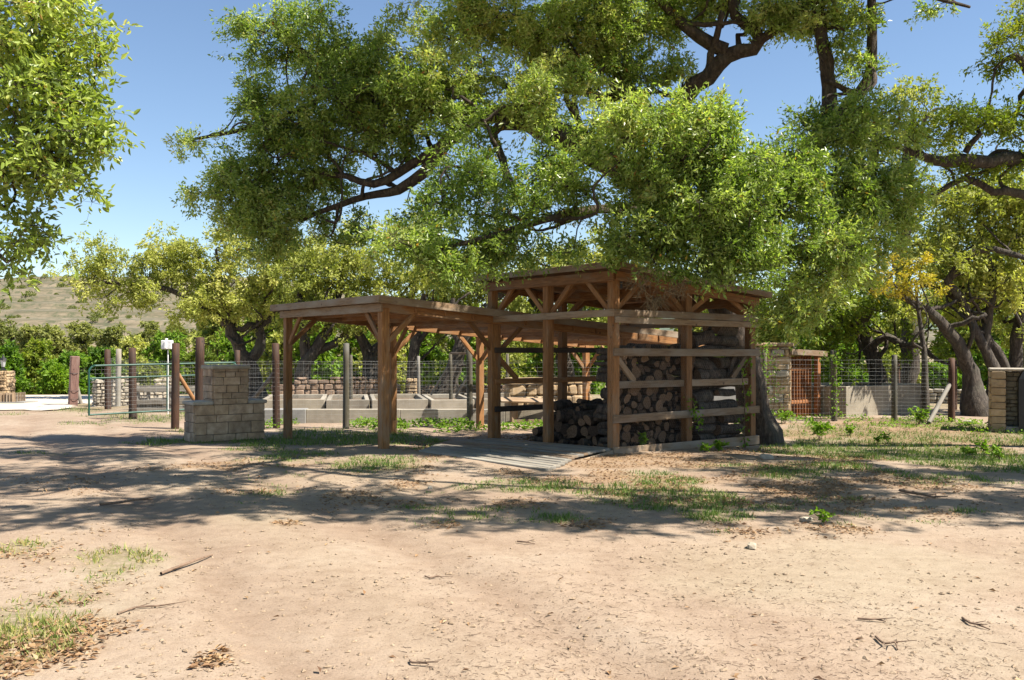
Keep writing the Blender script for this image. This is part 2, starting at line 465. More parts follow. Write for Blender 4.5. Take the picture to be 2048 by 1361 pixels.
E_SAND = ell([(1650, 1160, 420, 90, 1.0), (1950, 1300, 200, 120, .7), (130, 1250, 200, 160, 1.0), (420, 1080, 200, 60, .6), (900, 930, 700, 60, .45), (250, 1000, 400, 60, .4), (1150, 1330, 250, 60, .45)])
def sandy_f(x, y):
    return np.clip((field(E_SAND, x, y) - .45 + (fbm(x, y, 1.8, 25, 4) - .5) * 1.8) * 1.5 + .3, 0, 1)
def axis(lo, hi, step, far_lo, far_hi, g=1.16):
    a = list(np.arange(lo, hi + 1e-6, step))
    s = step; v = hi
    while v < far_hi: s *= g; v += s; a.append(v)
    s = step; v = lo; b = []
    while v > far_lo: s *= g; v -= s; b.append(v)
    return np.array(b[::-1] + a)
xs = axis(-11, 12.5, .12, -1800, 1800)
ys = axis(3.6, 24, .12, -120, 2600)
XX, YY = np.meshgrid(xs, ys, indexing='ij')
ZZ = gz(XX, YY) + 0.012 * (fbm(XX, YY, .35, 41, 2) - .5) * (YY < 26)
# two shallow wheel ruts of the drive bending to the left rear
PO = path_off(XX, YY)
RUT = np.exp(-((np.abs(PO) - .78) / .20) ** 2)
nx, ny = len(xs), len(ys)
V = np.stack([XX, YY, ZZ], -1).reshape(-1, 3)
I = (np.arange(nx - 1)[:, None] * ny + np.arange(ny - 1)[None, :]).ravel()
gme = mk_mesh("ground", V, quads=np.stack([I, I + ny, I + ny + 1, I + 1], 1), smooth=True)
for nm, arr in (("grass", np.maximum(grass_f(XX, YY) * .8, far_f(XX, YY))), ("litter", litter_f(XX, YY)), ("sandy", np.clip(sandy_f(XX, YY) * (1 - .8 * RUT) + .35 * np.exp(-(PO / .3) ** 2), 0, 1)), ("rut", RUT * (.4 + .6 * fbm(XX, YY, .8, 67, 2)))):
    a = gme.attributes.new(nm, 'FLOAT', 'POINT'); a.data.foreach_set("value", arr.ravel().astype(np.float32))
def ground_mat():
    m, nt, p, o = new_mat("crushed_granite_ground")
    ge = N(nt, "ShaderNodeNewGeometry"); P = ge.outputs["Position"]
    n1 = noise(nt, P, 0.55, 5, .6); n2 = noise(nt, P, 60, 4, .75); n3 = noise(nt, P, 7, 5, .65)
    c = ramp(nt, n1, [(.33, (.24, .174, .126)), (.5, (.29, .22, .162)), (.66, (.315, .25, .19))])
    asd = N(nt, "ShaderNodeAttribute", attribute_name="sandy")
    c = mixc(nt, asd.outputs["Fac"], c, ramp(nt, n1, [(.35, (.265, .207, .146)), (.65, (.305, .248, .182))]))
    c = mixc(nt, .8, c, ramp(nt, n3, [(.30, (.78, .74, .70)), (.55, (1, 1, 1)), (.75, (1.10, 1.08, 1.04))]), 'MULTIPLY')
    c = mixc(nt, .85, c, ramp(nt, n2, [(.32, (.70, .68, .66)), (.48, (1, 1, 1)), (.68, (1.12, 1.11, 1.1))]), 'MULTIPLY')
    vo = N(nt, "ShaderNodeTexVoronoi"); vo.inputs["Scale"].default_value = 34; nt.links.new(P, vo.inputs["Vector"])
    sp = ramp(nt, vo.outputs["Distance"], [(.10, (.62, .58, .55)), (.2, (1, 1, 1))])
    c = mixc(nt, .6, c, sp, 'MULTIPLY')
    ar = N(nt, "ShaderNodeAttribute", attribute_name="rut")
    c = mixc(nt, ar.outputs["Fac"], c, mixc(nt, 1.0, c, (.80, .76, .74), 'MULTIPLY'))
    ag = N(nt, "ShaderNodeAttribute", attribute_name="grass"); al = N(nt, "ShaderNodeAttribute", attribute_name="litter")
    gc = ramp(nt, n3, [(.3, (.085, .075, .03)), (.6, (.15, .14, .05)), (.8, (.24, .20, .09))])
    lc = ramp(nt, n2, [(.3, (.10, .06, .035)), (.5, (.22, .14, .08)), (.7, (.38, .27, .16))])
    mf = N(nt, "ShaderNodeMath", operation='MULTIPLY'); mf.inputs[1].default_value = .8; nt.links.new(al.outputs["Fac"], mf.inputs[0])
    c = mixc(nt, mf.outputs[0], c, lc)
    mg = N(nt, "ShaderNodeMath", operation='MULTIPLY'); nt.links.new(ramp(nt, noise(nt, P, 16, 5, .7), [(.38, (.12, .12, .12)), (.58, (.95, .95, .95))]), mg.inputs[1]); nt.links.new(ag.outputs["Fac"], mg.inputs[0])
    c = mixc(nt, mg.outputs[0], c, gc)
    nt.links.new(c, p.inputs["Base Color"]); p.inputs["Roughness"].default_value = .95; p.inputs["Specular IOR Level"].default_value = .2
    ad = N(nt, "ShaderNodeMath", operation='ADD'); nt.links.new(n2, ad.inputs[0]); nt.links.new(n3, ad.inputs[1])
    bump(nt, p, ad.outputs[0], .45, .014)
    return m
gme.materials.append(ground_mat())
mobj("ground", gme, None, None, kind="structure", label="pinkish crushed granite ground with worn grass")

# pale road beyond the gate
def strip(name, xs, ys, dz, mat, inside=None):
    X, Y = np.meshgrid(xs, ys, indexing='ij')
    V = np.stack([X, Y, gz(X, Y) + dz], -1).reshape(-1, 3)
    n = len(ys); I = (np.arange(len(xs) - 1)[:, None] * n + np.arange(n - 1)[None, :]).ravel()
    Q = np.stack([I, I + n, I + n + 1, I + 1], 1)
    if inside is not None:
        c = V[Q].mean(1); Q = Q[inside(c[:, 0], c[:, 1])]
    return mobj(name, mk_mesh(name, V, quads=Q, mats=[mat], smooth=True), None, None, kind="structure")
M_ROAD = plain("pale_caliche", (.46, .40, .325), .95, 0, 3, .10, .3)
def in_road(x, y):
    c = 33.5 + (x + 14) * -.10
    return (np.abs(y - c) < 2.6 + .5 * (fbm(x, y, 2, 61) - .5) + .0 * x) | ((x < -13.2 + (y - 27) * -.35 + .8 * (fbm(x, y, 1.5, 62) - .5)) & (y > 27.5) & (y < c))
strip("caliche_road", np.arange(-60, -9.0, .25), np.arange(26, 42, .25), .03, M_ROAD, in_road)["label"] = "pale caliche road passing behind the gate"

# hillside on the left and the faint ridge on the right
def hill(name, x0, x1, y0, y1, nx, ny, hf, mat, label):
    X, Y = np.meshgrid(np.linspace(x0, x1, nx), np.linspace(y0, y1, ny), indexing='ij')
    V = np.stack([X, Y, hf(X, Y)], -1).reshape(-1, 3)
    I = (np.arange(nx - 1)[:, None] * ny + np.arange(ny - 1)[None, :]).ravel()
    return mobj(name, mk_mesh(name, V, quads=np.stack([I, I + ny, I + ny + 1, I + 1], 1), mats=[mat], smooth=True), None, None, kind="structure", label=label)
def hillf(x, y):
    top = 33 - 24 * sstep(-130, 20, x) + 2.5 * (fbm(x, y, 60, 71) - .5)
    t = np.clip((y - 255) / 170, 0, 1)
    t = t + .10 * (fbm(x, y, 30, 73, 3) - .5) * (t > .02) * (t < .97)
    st = np.round(t * 9) / 9
    return 2.0 + top * (0.55 * np.clip(t, 0, 1) ** 1.1 + .45 * st)
def hill_mat():
    m, nt, p, o = new_mat("dry_terraced_hillside")
    ge = N(nt, "ShaderNodeNewGeometry"); P = ge.outputs["Position"]
    mp = N(nt, "ShaderNodeMapping"); mp.inputs["Scale"].default_value = (.25, .25, 2.2); nt.links.new(P, mp.inputs[0])
    n1 = noise(nt, mp.outputs[0], .35, 6, .65); n2 = noise(nt, P, .35, 6, .7)
    c = ramp(nt, n1, [(.35, (.085, .075, .042)), (.5, (.14, .115, .072)), (.65, (.205, .165, .11))])
    c = mixc(nt, ramp(nt, n2, [(.48, (0, 0, 0)), (.60, (.9, .9, .9))]), c, (.062, .07, .033))
    nt.links.new(c, p.inputs["Base Color"]); p.inputs["Roughness"].default_value = 1
    return m
hill("hill", -420, 330, 250, 460, 220, 90, hillf, hill_mat(), "dry terraced hillside under the sky on the left")
M_RIDGE = plain("wooded_ridge", (.075, .10, .065), 1, 0, .05, .35, 0)
hill("ridge", 60, 900, 620, 900, 60, 20, lambda x, y: -4 + 34 * np.clip((y - 620) / 180, 0, 1) ** .6 + 8 * fbm(x, y, 120, 81), M_RIDGE, "wooded ridge glimpsed between the oaks on the right")

# ------------------------------------------------------------------ woodshed and pergola frame
U = Vector((.79, .613, 0)).normalized()
Vv = Vector((-U.y, U.x, 0))
NC = Vector((1.59, 14.5, 0))                    # near corner of the woodshed
SH_U, SH_V = 3.39, 3.17
def sp(t, v, z): return NC + U * t + Vv * v + Vector((0, 0, z))
shed = empty("woodshed", sp(SH_U / 2, SH_V / 2, -.05), "open sided cedar firewood shed with flat sloping roof", "shed")
PW = .14
def roof_z(t): return 2.93 - .088 * t
for t in (0, SH_U / 2, SH_U):
    for v in (0, SH_V / 2, SH_V):
        if (t, v) == (SH_U / 2, SH_V / 2): continue
        b = sp(t, v, 0); b.z = G(b.x, b.y) - .1
        top = b.copy(); top.z = roof_z(t) - .10
        board("post", b, top, PW, PW, M_CEDAR, shed, wob=.004, bev=.008)
# roof: beams along v, then deck planks along u, fascia
shed_roof = sub_empty("roof", shed, sp(SH_U / 2, SH_V / 2, 2.8))
for t in (0, SH_U / 2, SH_U):
    z = roof_z(t) - .17
    for s in (-1, 1):
        if t == SH_U / 2 and s == 1: continue
        off = (PW / 2 + .021) * s
        board("beam", sp(t + off, -.10, z), sp(t + off, SH_V + .15, z), .038, .16, M_CEDAR, shed_roof)
for v in (-.095, SH_V / 2 - .1, SH_V + .095):
    board("beam", sp(-.04, v, roof_z(0) - .16), sp(SH_U + .12, v, roof_z(SH_U + .12) - .16), .038, .14, M_CEDAR, shed_roof)
nb = 24
for i in range(nb):
    v = -.26 + (SH_V + .52) * (i + .5) / nb
    e = .19 + random.uniform(-.01, .01)
    board("roof_board", sp(-.2, v, roof_z(-.2) - .022), sp(SH_U + e, v, roof_z(SH_U + e) - .022), (SH_V + .52) / nb - .008, .03, M_CEDAR, shed_roof)
board("fascia", sp(-.225, -.30, roof_z(-.22) - .03), sp(-.225, SH_V + .27, roof_z(-.22) - .03), .038, .10, M_WEATH, shed_roof, wob=.004)
board("fascia", sp(SH_U + .225, -.30, roof_z(SH_U + .22) - .03), sp(SH_U + .225, SH_V + .27, roof_z(SH_U + .22) - .03), .038, .10, M_WEATH, shed_roof)
board("fascia", sp(-.24, -.285, roof_z(-.24) - .03), sp(SH_U + .24, -.285, roof_z(SH_U + .24) - .03), .038, .10, M_WEATH, shed_roof, wob=.004)
board("fascia", sp(-.24, SH_V + .29, roof_z(-.24) - .03), sp(SH_U + .24, SH_V + .29, roof_z(SH_U + .24) - .03), .038, .10, M_WEATH, shed_roof)
# rails on the right (wood stack) side
ro = -PW / 2 - .022
board("rail", sp(-.09, ro, 2.185), sp(SH_U + .12, ro, 2.165), .038, .115, M_WEATH, shed, wob=.004)
board("rail", sp(-.06, ro - .012, 2.075), sp(SH_U + .13, ro - .012, 2.05), .038, .10, M_WEATH, shed, wob=.004)
board("rail", sp(-.09, ro, 1.57), sp(SH_U + .13, ro, 1.555), .038, .125, M_WEATH, shed, wob=.005)
board("rail", sp(.075, .0, 1.055), sp(SH_U / 2 - .075, .0, 1.05), .045, .115, M_WEATH, shed)
board("rail", sp(SH_U / 2 + .075, .0, 1.05), sp(SH_U - .075, .0, 1.045), .045, .115, M_WEATH, shed)
board("rail", sp(-.10, ro, .525), sp(SH_U + .13, ro, .545), .038, .125, M_WEATH, shed, wob=.005)
board("base_board", sp(-.10, ro, .01), sp(SH_U + .13, ro, -.005), .038, .16, M_WEATH, shed, wob=.004)
board("base_board", sp(.5, ro - .005, -.125), sp(SH_U + .12, ro - .005, -.165), .04, .13, M_WEATH, shed)
board("base_board", sp(SH_U + .095, -.06, .0), sp(SH_U + .095, SH_V, .0), .038, .16, M_WEATH, shed)
# entrance header on the left side, second header behind
board("rail", sp(ro, -.11, 2.185), sp(ro, SH_V + .16, 2.16), .038, .115, M_WEATH, shed, wob=.005)
# rails on the rear wall (shade there put into the dark wood colour) and far right wall
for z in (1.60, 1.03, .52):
    board("rail", sp(-.02, SH_V - .092, z), sp(SH_U + .02, SH_V - .092, z), .04, .10, M_SHADEDW if z != 1.03 else M_CEDAR, shed)
    board("rail", sp(SH_U + .092, .1, z), sp(SH_U + .092, SH_V, z), .038, .12, M_WEATH, shed)
board("rail", sp(SH_U + .094, -.05, 2.12), sp(SH_U + .094, SH_V, 2.12), .038, .16, M_WEATH, shed)
# knee braces under the roof
def brace(a, b, parent, mat=M_CEDAR, w=.05, h=.09, up=(0, 0, 1)):
    board("brace", a, b, w, h, mat, parent, up)
for t in (0, SH_U / 2, SH_U):
    for v in (0, SH_V / 2, SH_V):
        if (t, v) == (SH_U / 2, SH_V / 2): continue
        if t < SH_U - .1: brace(sp(t + .06, v, 2.25), sp(t + .62, v, roof_z(t + .6) - .16), shed)
        if t > .1: brace(sp(t - .06, v, 2.22), sp(t - .60, v, roof_z(t - .6) - .16), shed)
        if v < SH_V - .1: brace(sp(t, v + .06, 2.2), sp(t, v + .66, roof_z(t) - .16), shed)
        if v > .1: brace(sp(t, v - .06, 2.2), sp(t, v - .66, roof_z(t) - .16), shed)
brace(sp(.07, .02, 1.50), sp(.48, .02, 1.10), shed, M_WEATH, .045, .10)
brace(sp(.07, SH_V - .02, 1.50), sp(.55, SH_V - .02, 1.06), shed, M_CEDAR, .045, .10)
brace(sp(SH_U - .07, .03, 1.50), sp(SH_U - .48, .03, 1.10), shed, M_WEATH, .045, .10)
# metal straps at the near corner
for z in (2.72, 2.62):
    mobj("bracket", box_mesh(.004, .05, .10, M_SOOT, 0), shed, Matrix.Translation(sp(.10, -PW / 2 - .004, z)) @ Matrix.Rotation(math.atan2(-U.x, U.y), 4, 'Z'))

# chicken wire
def hexwire(fn, L, H, a=.028, r=.0007):
    P0 = []; P1 = []
    w = a * math.sqrt(3); h = a * 1.5
    for j in range(int(H / h)):
        for i in range(int(L / w)):
            cx = (i + .5 * (j % 2)) * w; cz = j * h
            q = [(cx, cz + a), (cx - w / 2, cz + a / 2), (cx - w / 2, cz - a / 2), (cx + w / 2, cz + a / 2)]
            for (m, n) in ((0, 1), (1, 2), (0, 3)):
                P0.append(fn(*q[m])); P1.append(fn(*q[n]))
    return segs(P0, P1, r, r, 3)
def wob_t(t, z): return .012 * math.sin(t * 5 + z * 3) + .01 * math.sin(z * 9 - t * 4)
hv = [hexwire(lambda t, z: tuple(sp(.02 + t, -PW / 2 + .004 + (wob_t(t, z) if .1 < t < 1.6 else .002), .10 + z)), SH_U - .04, 1.95)]
hv.append(hexwire(lambda t, z: tuple(sp(-PW / 2 - .003, -.06 + t, .1 + z)), .13, 1.95))
hv.append(hexwire(lambda t, z: tuple(sp(-PW / 2 - .003, SH_V - .07 + t, .1 + z)), .13, 1.95))
a_, b_ = join(hv)
mobj("chicken_wire", mk_mesh("chicken_wire", a_ - np.array(WM[shed.name].translation), quads=b_, mats=[M_CHICK]), shed, WM[shed.name].copy(), kind="stuff", label="hexagonal chicken wire stapled over the stack side")

# ramp of planks in front of the open side
ramp_o = empty("plank_ramp", sp(-1.2, 1.2, 0), "weathered plank ramp leading up into the open woodshed", "ramp")
def ramp_q(p):
    lo = np.interp(p, [0, .86, 1.22, 2.3], [.02, -.35, -.5, -1.15]); hi = np.interp(p, [0, .86, 1.25, 2.3], [3.15, 3.2, 2.95, 1.97])
    return lo, hi
pw = .145
k = 0
p = .10
while p < 2.28:
    lo, hi = ramp_q(p)
    z = .065 - .055 * sstep(.8, 2.3, p)
    def rz(q, zz=z): 
        w = sp(-p, q, 0); return max(G(w.x, w.y), -.09) + float(zz)
    cut = random.uniform(.35, .65) if k % 3 == 1 else None
    qs = [(lo, hi)] if cut is None else [(lo, lo + (hi - lo) * cut - .003), (lo + (hi - lo) * cut + .003, hi)]
    for (a, b) in qs:
        board("plank", sp(-p, a + random.uniform(-.02, .02), rz(a)), sp(-p, b + random.uniform(-.02, .02), rz(b)), pw - .010, .038, M_GREYW if random.random() < .75 else M_WEATH, ramp_o, wob=.003)
    p += pw; k += 1
for q in (-.2, .9, 1.9):
    board("joist", sp(-.1, q + .1, rz(q) - .045), sp(-1.5 + .2 * q * (q < 0), q + .1, rz(q) - .05), .04, .06, M_GREYW, ramp_o)
board("edge_board", sp(-.06, -.06, .0), sp(-1.22, -.56, -.03), .035, .10, M_WEATH, ramp_o)
board("edge_board", sp(-1.25, -.575, -.03), sp(-2.25, -1.18, -.05), .035, .09, M_WEATH, ramp_o)

# pergola behind and to the left
PA = Vector((-2.15, 15.5, 0))
def pp(t, v, z): return PA + U * t + Vv * v + Vector((0, 0, z))
PV, PT = 3.81, 8.2
perg = empty("pergola", pp(2, 2, -.2), "low cedar pergola with plank roof joined to the woodshed", "pergola")
def pz(t): return 2.435 - .073 * t
for (t, v) in ((0, 0), (0, PV), (2.41, PV), (4.74, PV), (8.05, PV), (2.42, .10), (5.4, .1), (8.05, .1)):
    b = pp(t, v, 0); b.z = G(b.x, b.y) - .1
    tp = b.copy(); tp.z = pz(t) - .13
    board("post", b, tp, .15 if t == 0 and v == 0 else PW, .15 if t == 0 and v == 0 else PW, M_CEDAR, perg, wob=.004, bev=.008)
for v in (0, PV):
    board("beam", pp(-.1, v, pz(-.1) - .12), pp(PT + .1, v, pz(PT + .1) - .12), .14 if v == 0 else .09, .14, M_CEDAR, perg, wob=.004)
t = 0
while t < PT + .1:
    board("rafter", pp(t - .02, -.1, pz(t) - .09) if 0 < t else pp(-.10, -.12, pz(0) - .125), pp(t - .02, PV + .12, pz(t) - .09) if 0 < t else pp(-.10, PV + .12, pz(0) - .125), .04, .12 if t > 0 else .14, M_CEDAR if t > 0 else M_WEATH, perg, wob=.004)
    t += .60
npl = 19
perg_roof = sub_empty("roof", perg, pp(4, 2, 2.2))
for i in range(npl):
    v = -.2 + (PV + .4) * (i + .5) / npl
    board("roof_board", pp(-.2, v, pz(-.2)), pp(2.35 + random.uniform(0, .05), v, pz(2.38)), .175 if i % 4 else .14, .03, M_CEDAR, perg_roof, wob=.004)
board("fascia", pp(-.23, -.26, pz(-.23) - .005), pp(-.23, PV + .30, pz(-.23) - .005), .04, .125, M_WEATH, perg_roof, wob=.005)
board("fascia", pp(-.25, -.245, pz(-.25) - .005), pp(PT + .2, -.245, pz(PT + .2) - .005), .04, .13, M_WEATH, perg_roof, wob=.005)
board("fascia", pp(-.25, PV + .245, pz(-.25) - .005), pp(PT + .2, PV + .245, pz(PT + .2) - .005), .04, .13, M_WEATH, perg_roof)
board("fascia", pp(PT + .22, -.26, pz(PT) - .005), pp(PT + .22, PV + .3, pz(PT) - .005), .04, .125, M_WEATH, perg_roof)
for (t, v) in ((0, 0), (0, PV), (2.41, PV), (4.74, PV), (8.05, PV), (2.42, .1)):
    z0 = pz(t) - .70
    if t < 8: brace(pp(t + .06, v, z0), pp(t + .60, v, pz(t + .6) - .17), perg)
    if t > 0: brace(pp(t - .06, v, z0), pp(t - .60, v, pz(t - .6) - .17), perg)
    if v < 1 and t != 2.42: brace(pp(t, v + .07, z0), pp(t, v + .62, pz(t) - .15), perg)
    if v > 1: brace(pp(t, v - .07, z0), pp(t, v - .62, pz(t) - .15), perg)

# ------------------------------------------------------------------ firewood
def log_proto(seed, sides=10, cuts=0):
    r = np.random.default_rng(seed)
    xs_ = np.linspace(-.5, .5, 6)
    ph = r.random(4) * 6.28
    th = np.arange(sides) * 2 * math.pi / sides
    prof = 1 + .10 * np.sin(2 * th + ph[0]) + .07 * np.sin(3 * th + ph[1])
    for c in range(cuts):
        f_ = ph[2] + c * 1.9; q_ = np.cos(th - f_); prof = np.where(q_ > .05, np.minimum(prof, .28 / np.maximum(q_, .05)), prof)
    V = []
    for i, x in enumerate(xs_):
        rr = prof * (1 + .09 * math.sin(i * 1.3 + ph[2]) + .06 * (r.random(sides) - .5))
        oy = .18 * math.sin(x * 2.6 + ph[3]) - .18 * math.sin(ph[3]); oz = .16 * math.cos(x * 2.2 + ph[2]) - .16 * math.cos(ph[2])
        V += [(x, oy + rr[k] * math.cos(th[k]), oz + rr[k] * math.sin(th[k])) for k in range(sides)]
    Q = [(i * sides + k, i * sides + (k + 1) % sides, (i + 1) * sides + (k + 1) % sides, (i + 1) * sides + k) for i in range(5) for k in range(sides)]
    n = len(V); V.append((-.5, V[0][1] - prof[0], V[0][2])); V.append((.5, V[5 * sides][1] - prof[0], V[5 * sides][2]))
    V[n] = tuple(np.mean(np.array(V[:sides]), 0)); V[n + 1] = tuple(np.mean(np.array(V[5 * sides:6 * sides]), 0))
    T = [(n, (k + 1) % sides, k) for k in range(sides)] + [(n + 1, 5 * sides + k, 5 * sides + (k + 1) % sides) for k in range(sides)]
    me = mk_mesh("log", np.array(V), quads=Q, tris=T, mats=[M_LOGB, M_LOGE], fmat=[0] * len(Q) + [1] * len(T))
    sm = np.array([True] * len(Q) + [False] * len(T)); me.polygons.foreach_set("use_smooth", sm)
    return me
LOGS = [log_proto(900 + i) for i in range(8)] + [log_proto(940 + i, 10, 1 + i % 2) for i in range(5)]
def put_log(c, axis_, r, L, label, tilt=.06):
    x = Vector(axis_) + Vector((random.gauss(0, tilt), random.gauss(0, tilt), random.gauss(0, tilt)))
    M, _ = frame(Vector(c) - x.normalized(), Vector(c) + x.normalized())
    M = M @ Matrix.Rotation(random.uniform(0, 6.28), 4, 'X') @ Matrix.Diagonal((L, r, r, 1))
    o = bpy.data.objects.new("firewood_log", random.choice(LOGS))
    link(o, None, M)
    return tag(o, label, "log", "firewood stacked in the woodshed")
def pile(lo, hi, prof, rmin, rmax, n, floor=0.0):
    C = []
    fails = 0
    while len(C) < n and fails < 60:
        r = rmin + (rmax - rmin) * random.random() ** 1.6
        best = None
        for _ in range(26):
            x = random.uniform(lo + r, hi - r)
            y = floor + r
            for (a, b, s) in C:
                d = abs(a - x)
                if d < r + s: y = max(y, b + math.sqrt((r + s) ** 2 - d * d))
            if y + r * .5 < prof(x) and (best is None or y < best[1]): best = (x, y, r)
        if best is None: fails += 1
        else: C.append(best)
    return C
def zf(t, v): w = sp(t, v, 0); return max(G(w.x, w.y), -.03)
front = pile(.14, 2.08, lambda x: np.interp(x, [0, .4, 1.0, 2.1], [1.75, 1.95, 2.03, 1.95]), .042, .108, 150, .02)
for (t, z, r) in front:
    bay = "between the top two rails" if z > 1.57 else "between the second and third rails" if z > 1.05 else "between the third and fourth rails" if z > .53 else "below the lowest rail"
    side = "nearest the corner post" if t < .6 else "beside the middle post" if t > 1.45 else "midway to the middle post"
    lab = ("small" if r < .065 else "thick") + " firewood log end-on " + bay + " " + side
    L = random.uniform(.34, .46)
    put_log(sp(t, .12 + L / 2 + abs(random.gauss(0, .05)), z + zf(t, .3)), Vv, r, L, lab)
for c0, nn in ((2.36, 11), (2.98, 11)):
    z = .0
    while z < 1.92:
        r = random.uniform(.075, .115)
        L = random.uniform(.40, .60) if c0 < 2.6 else random.uniform(.52, .66)
        lab = "barky log lying lengthwise " + ("beside the middle post" if c0 < 2.6 else "beside the right corner post") + (" above the second rail" if z > 1.5 else " between second and third rails" if z > 1.0 else " between third and fourth rails" if z > .48 else " below the lowest rail")
        put_log(sp(c0 + random.gauss(0, .04), .19 + random.uniform(-.06, .08), z + r + zf(c0, .2)), U, r, L, lab, .09)
        if True:
            put_log(sp(c0 + random.gauss(0, .05), .40, z + r * 1.1 + zf(c0, .4)), U, r * .95, L, lab, .05)
        z += r * 1.95
put_log(sp(2.55, .08, 1.14), (U * .45 + Vector((0, 0, .9))), .045, .55, "pale crooked log leaning upright beside the right shed post", .02).location = sp(3.02, .09, 1.37)
# heap spilling to the open side, cut ends towards the entrance
for (t0, pr, n_) in ((.58, lambda x: np.interp(x, [0, .3, 1.2, 2.0, 2.5], [.45, .62, .68, .6, .1]), 28), (.92, lambda x: np.interp(x, [0, .3, 1.3, 2.0, 2.6], [1.1, 1.3, 1.32, 1.1, .2]), 50), (1.30, lambda x: np.interp(x, [0, .4, 1.3, 2.0, 2.6], [1.8, 1.9, 1.85, 1.6, .7]), 44)):
    for (v, z, r) in pile(.52, 2.45, pr, .05, .12, n_, .0):
        put_log(sp(t0 + random.gauss(0, .05), v, z + zf(t0, v)), U + Vv * random.gauss(0, .2), r, random.uniform(.36, .48), "shadowed log in the heap's " + ("low front" if t0 < .7 else "middle" if t0 < 1.1 else "tall rear") + " tier" + (" near the corner post" if v < 1.1 else " towards the back wall" if v > 1.8 else " halfway along the entrance"), .12)
FLOOR_L = ['loose firewood log nearest the corner post on the shed floor', "loose firewood log on the shed floor before the heap's middle", 'loose firewood log lying at the entrance side of the shed floor', 'loose firewood log at the back of the shed floor', 'loose firewood log crossing the rear of the shed floor', 'loose firewood log on the floor against the front stack']
for (t, v, a) in ((.30, .6, .8), (.55, 1.0, -.4), (.35, 1.5, .3), (.62, 2.4, 1.3), (.3, 2.1, -1.0), (.75, .35, .1)):
    put_log(sp(t, v, .075 + zf(t, v)), U * math.cos(a) + Vv * math.sin(a), random.uniform(.06, .09), .45, FLOOR_L.pop(0), .02)

# ------------------------------------------------------------------ stone work
def stone_proto(seed, jit=.10, bev=.16):
    r = random.Random(seed)
    bm = bmesh.new(); bmesh.ops.create_cube(bm, size=1.0)
    for v in bm.verts: v.co += Vector((r.uniform(-jit, jit), r.uniform(-jit, jit), r.uniform(-jit, jit))) * .6
    bmesh.ops.bevel(bm, geom=bm.edges[:], offset=bev, segments=1, affect='EDGES')
    for v in bm.verts: v.co += Vector((r.uniform(-jit, jit), r.uniform(-jit, jit), r.uniform(-jit, jit))) * .28
    me = bpy.data.meshes.new("stone"); bm.to_mesh(me); bm.free()
    return me
def variants(mat, jit, bev, n, s0):
    out = []
    for i in range(n):
        m = stone_proto(s0 + i, jit, bev); m.materials.append(mat); out.append(m)
    return out
ASH = variants(M_LIME, .02, .035, 6, 10)          # squared blocks
RUB = variants(M_LIMEW, .16, .17, 8, 30)          # rubble
RUBO = variants(M_LIMEO, .16, .16, 8, 50)
RUBR = variants(M_BRICKY, .16, .16, 8, 70)
SQO = variants(M_LIMEO, .05, .07, 6, 90)
def face_stones(o, e1, L, H, e_out, parent, protos, ch=(.12, .24), cw=(.18, .45), depth=.12, gap=.012, proud=.012, prof=None, z0=0.0):
    """fill a rectangle (origin o, along e1, up) with courses of single stones standing proud of the core"""
    ang = math.atan2(e1.y, e1.x)
    z = z0
    while z < H - .03:
        h = min(random.uniform(*ch), H - z)
        if H - z - h < ch[0] * .5: h = H - z
        x = 0
        while x < L - .02:
            w = min(random.uniform(*cw), L - x)
            if L - x - w < cw[0] * .6: w = L - x
            c = o + e1 * (x + w / 2) + Vector((0, 0, z + h / 2)) + e_out * (random.uniform(0, proud) - depth / 2 + .02)
            if prof is None or z + h * .6 < prof(x + w / 2):
                M = Matrix.Translation(c) @ Matrix.Rotation(ang, 4, 'Z') @ Matrix.Diagonal((w - gap, depth, h - gap, 1))
                mobj("stone", random.choice(protos), parent, M)
            x += w
        z += h

# stepped ashlar pillar on the left
sp0 = Vector((-5.97, 17.40, 0)); SPL, SPD = 1.36, .52
zg = -.14
pil = empty("stone_pedestal", sp0 + U * .7 + Vv * .25 + Vector((0, 0, zg)), "stepped cut limestone pedestal beside the pergola post", "pedestal")
def solid(name, o, e1, e2, L, D, z0, z1, mat, parent, bev=.01, **kw):
    c = o + e1 * (L / 2) + e2 * (D / 2) + Vector((0, 0, (z0 + z1) / 2))
    M = Matrix.Translation(c) @ Matrix.Rotation(math.atan2(e1.y, e1.x), 4, 'Z')
    return mobj(name, box_mesh(L, D, z1 - z0, mat, bev), parent, M, **kw)
solid("core", sp0, U, Vv, SPL, SPD, zg - .1, .56, M_MORTAR, pil)
tx0, tx1 = .36, 1.03
solid("core", sp0 + U * (tx0 + .01) + Vv * .01, U, Vv, tx1 - tx0 - .02, SPD - .02, .5, 1.24, M_MORTAR, pil)
oz = Vector((0, 0, zg))
face_stones(sp0 + oz, U, SPL, .70, -Vv, pil, ASH, (.13, .24), (.22, .5), .10, .012, .012)
face_stones(sp0 + oz + Vv * SPD, -Vv, SPD, .70, -U, pil, ASH, (.13, .24), (.2, .4), .10, .012, .012)
face_stones(sp0 + oz + U * SPL, Vv, SPD, .70, U, pil, ASH, (.13, .24), (.2, .4), .10, .012, .012)
face_stones(sp0 + U * tx0 + Vector((0, 0, .56)), U, tx1 - tx0, .68, -Vv, pil, ASH, (.10, .17), (.15, .34), .09, .010, .012)
face_stones(sp0 + U * tx0 + Vv * SPD + Vector((0, 0, .56)), -Vv, SPD, .68, -U, pil, ASH, (.10, .17), (.15, .3), .09, .010, .012)
face_stones(sp0 + U * tx1 + Vector((0, 0, .56)), Vv, SPD, .68, U, pil, ASH, (.10, .17), (.15, .3), .09, .010, .012)
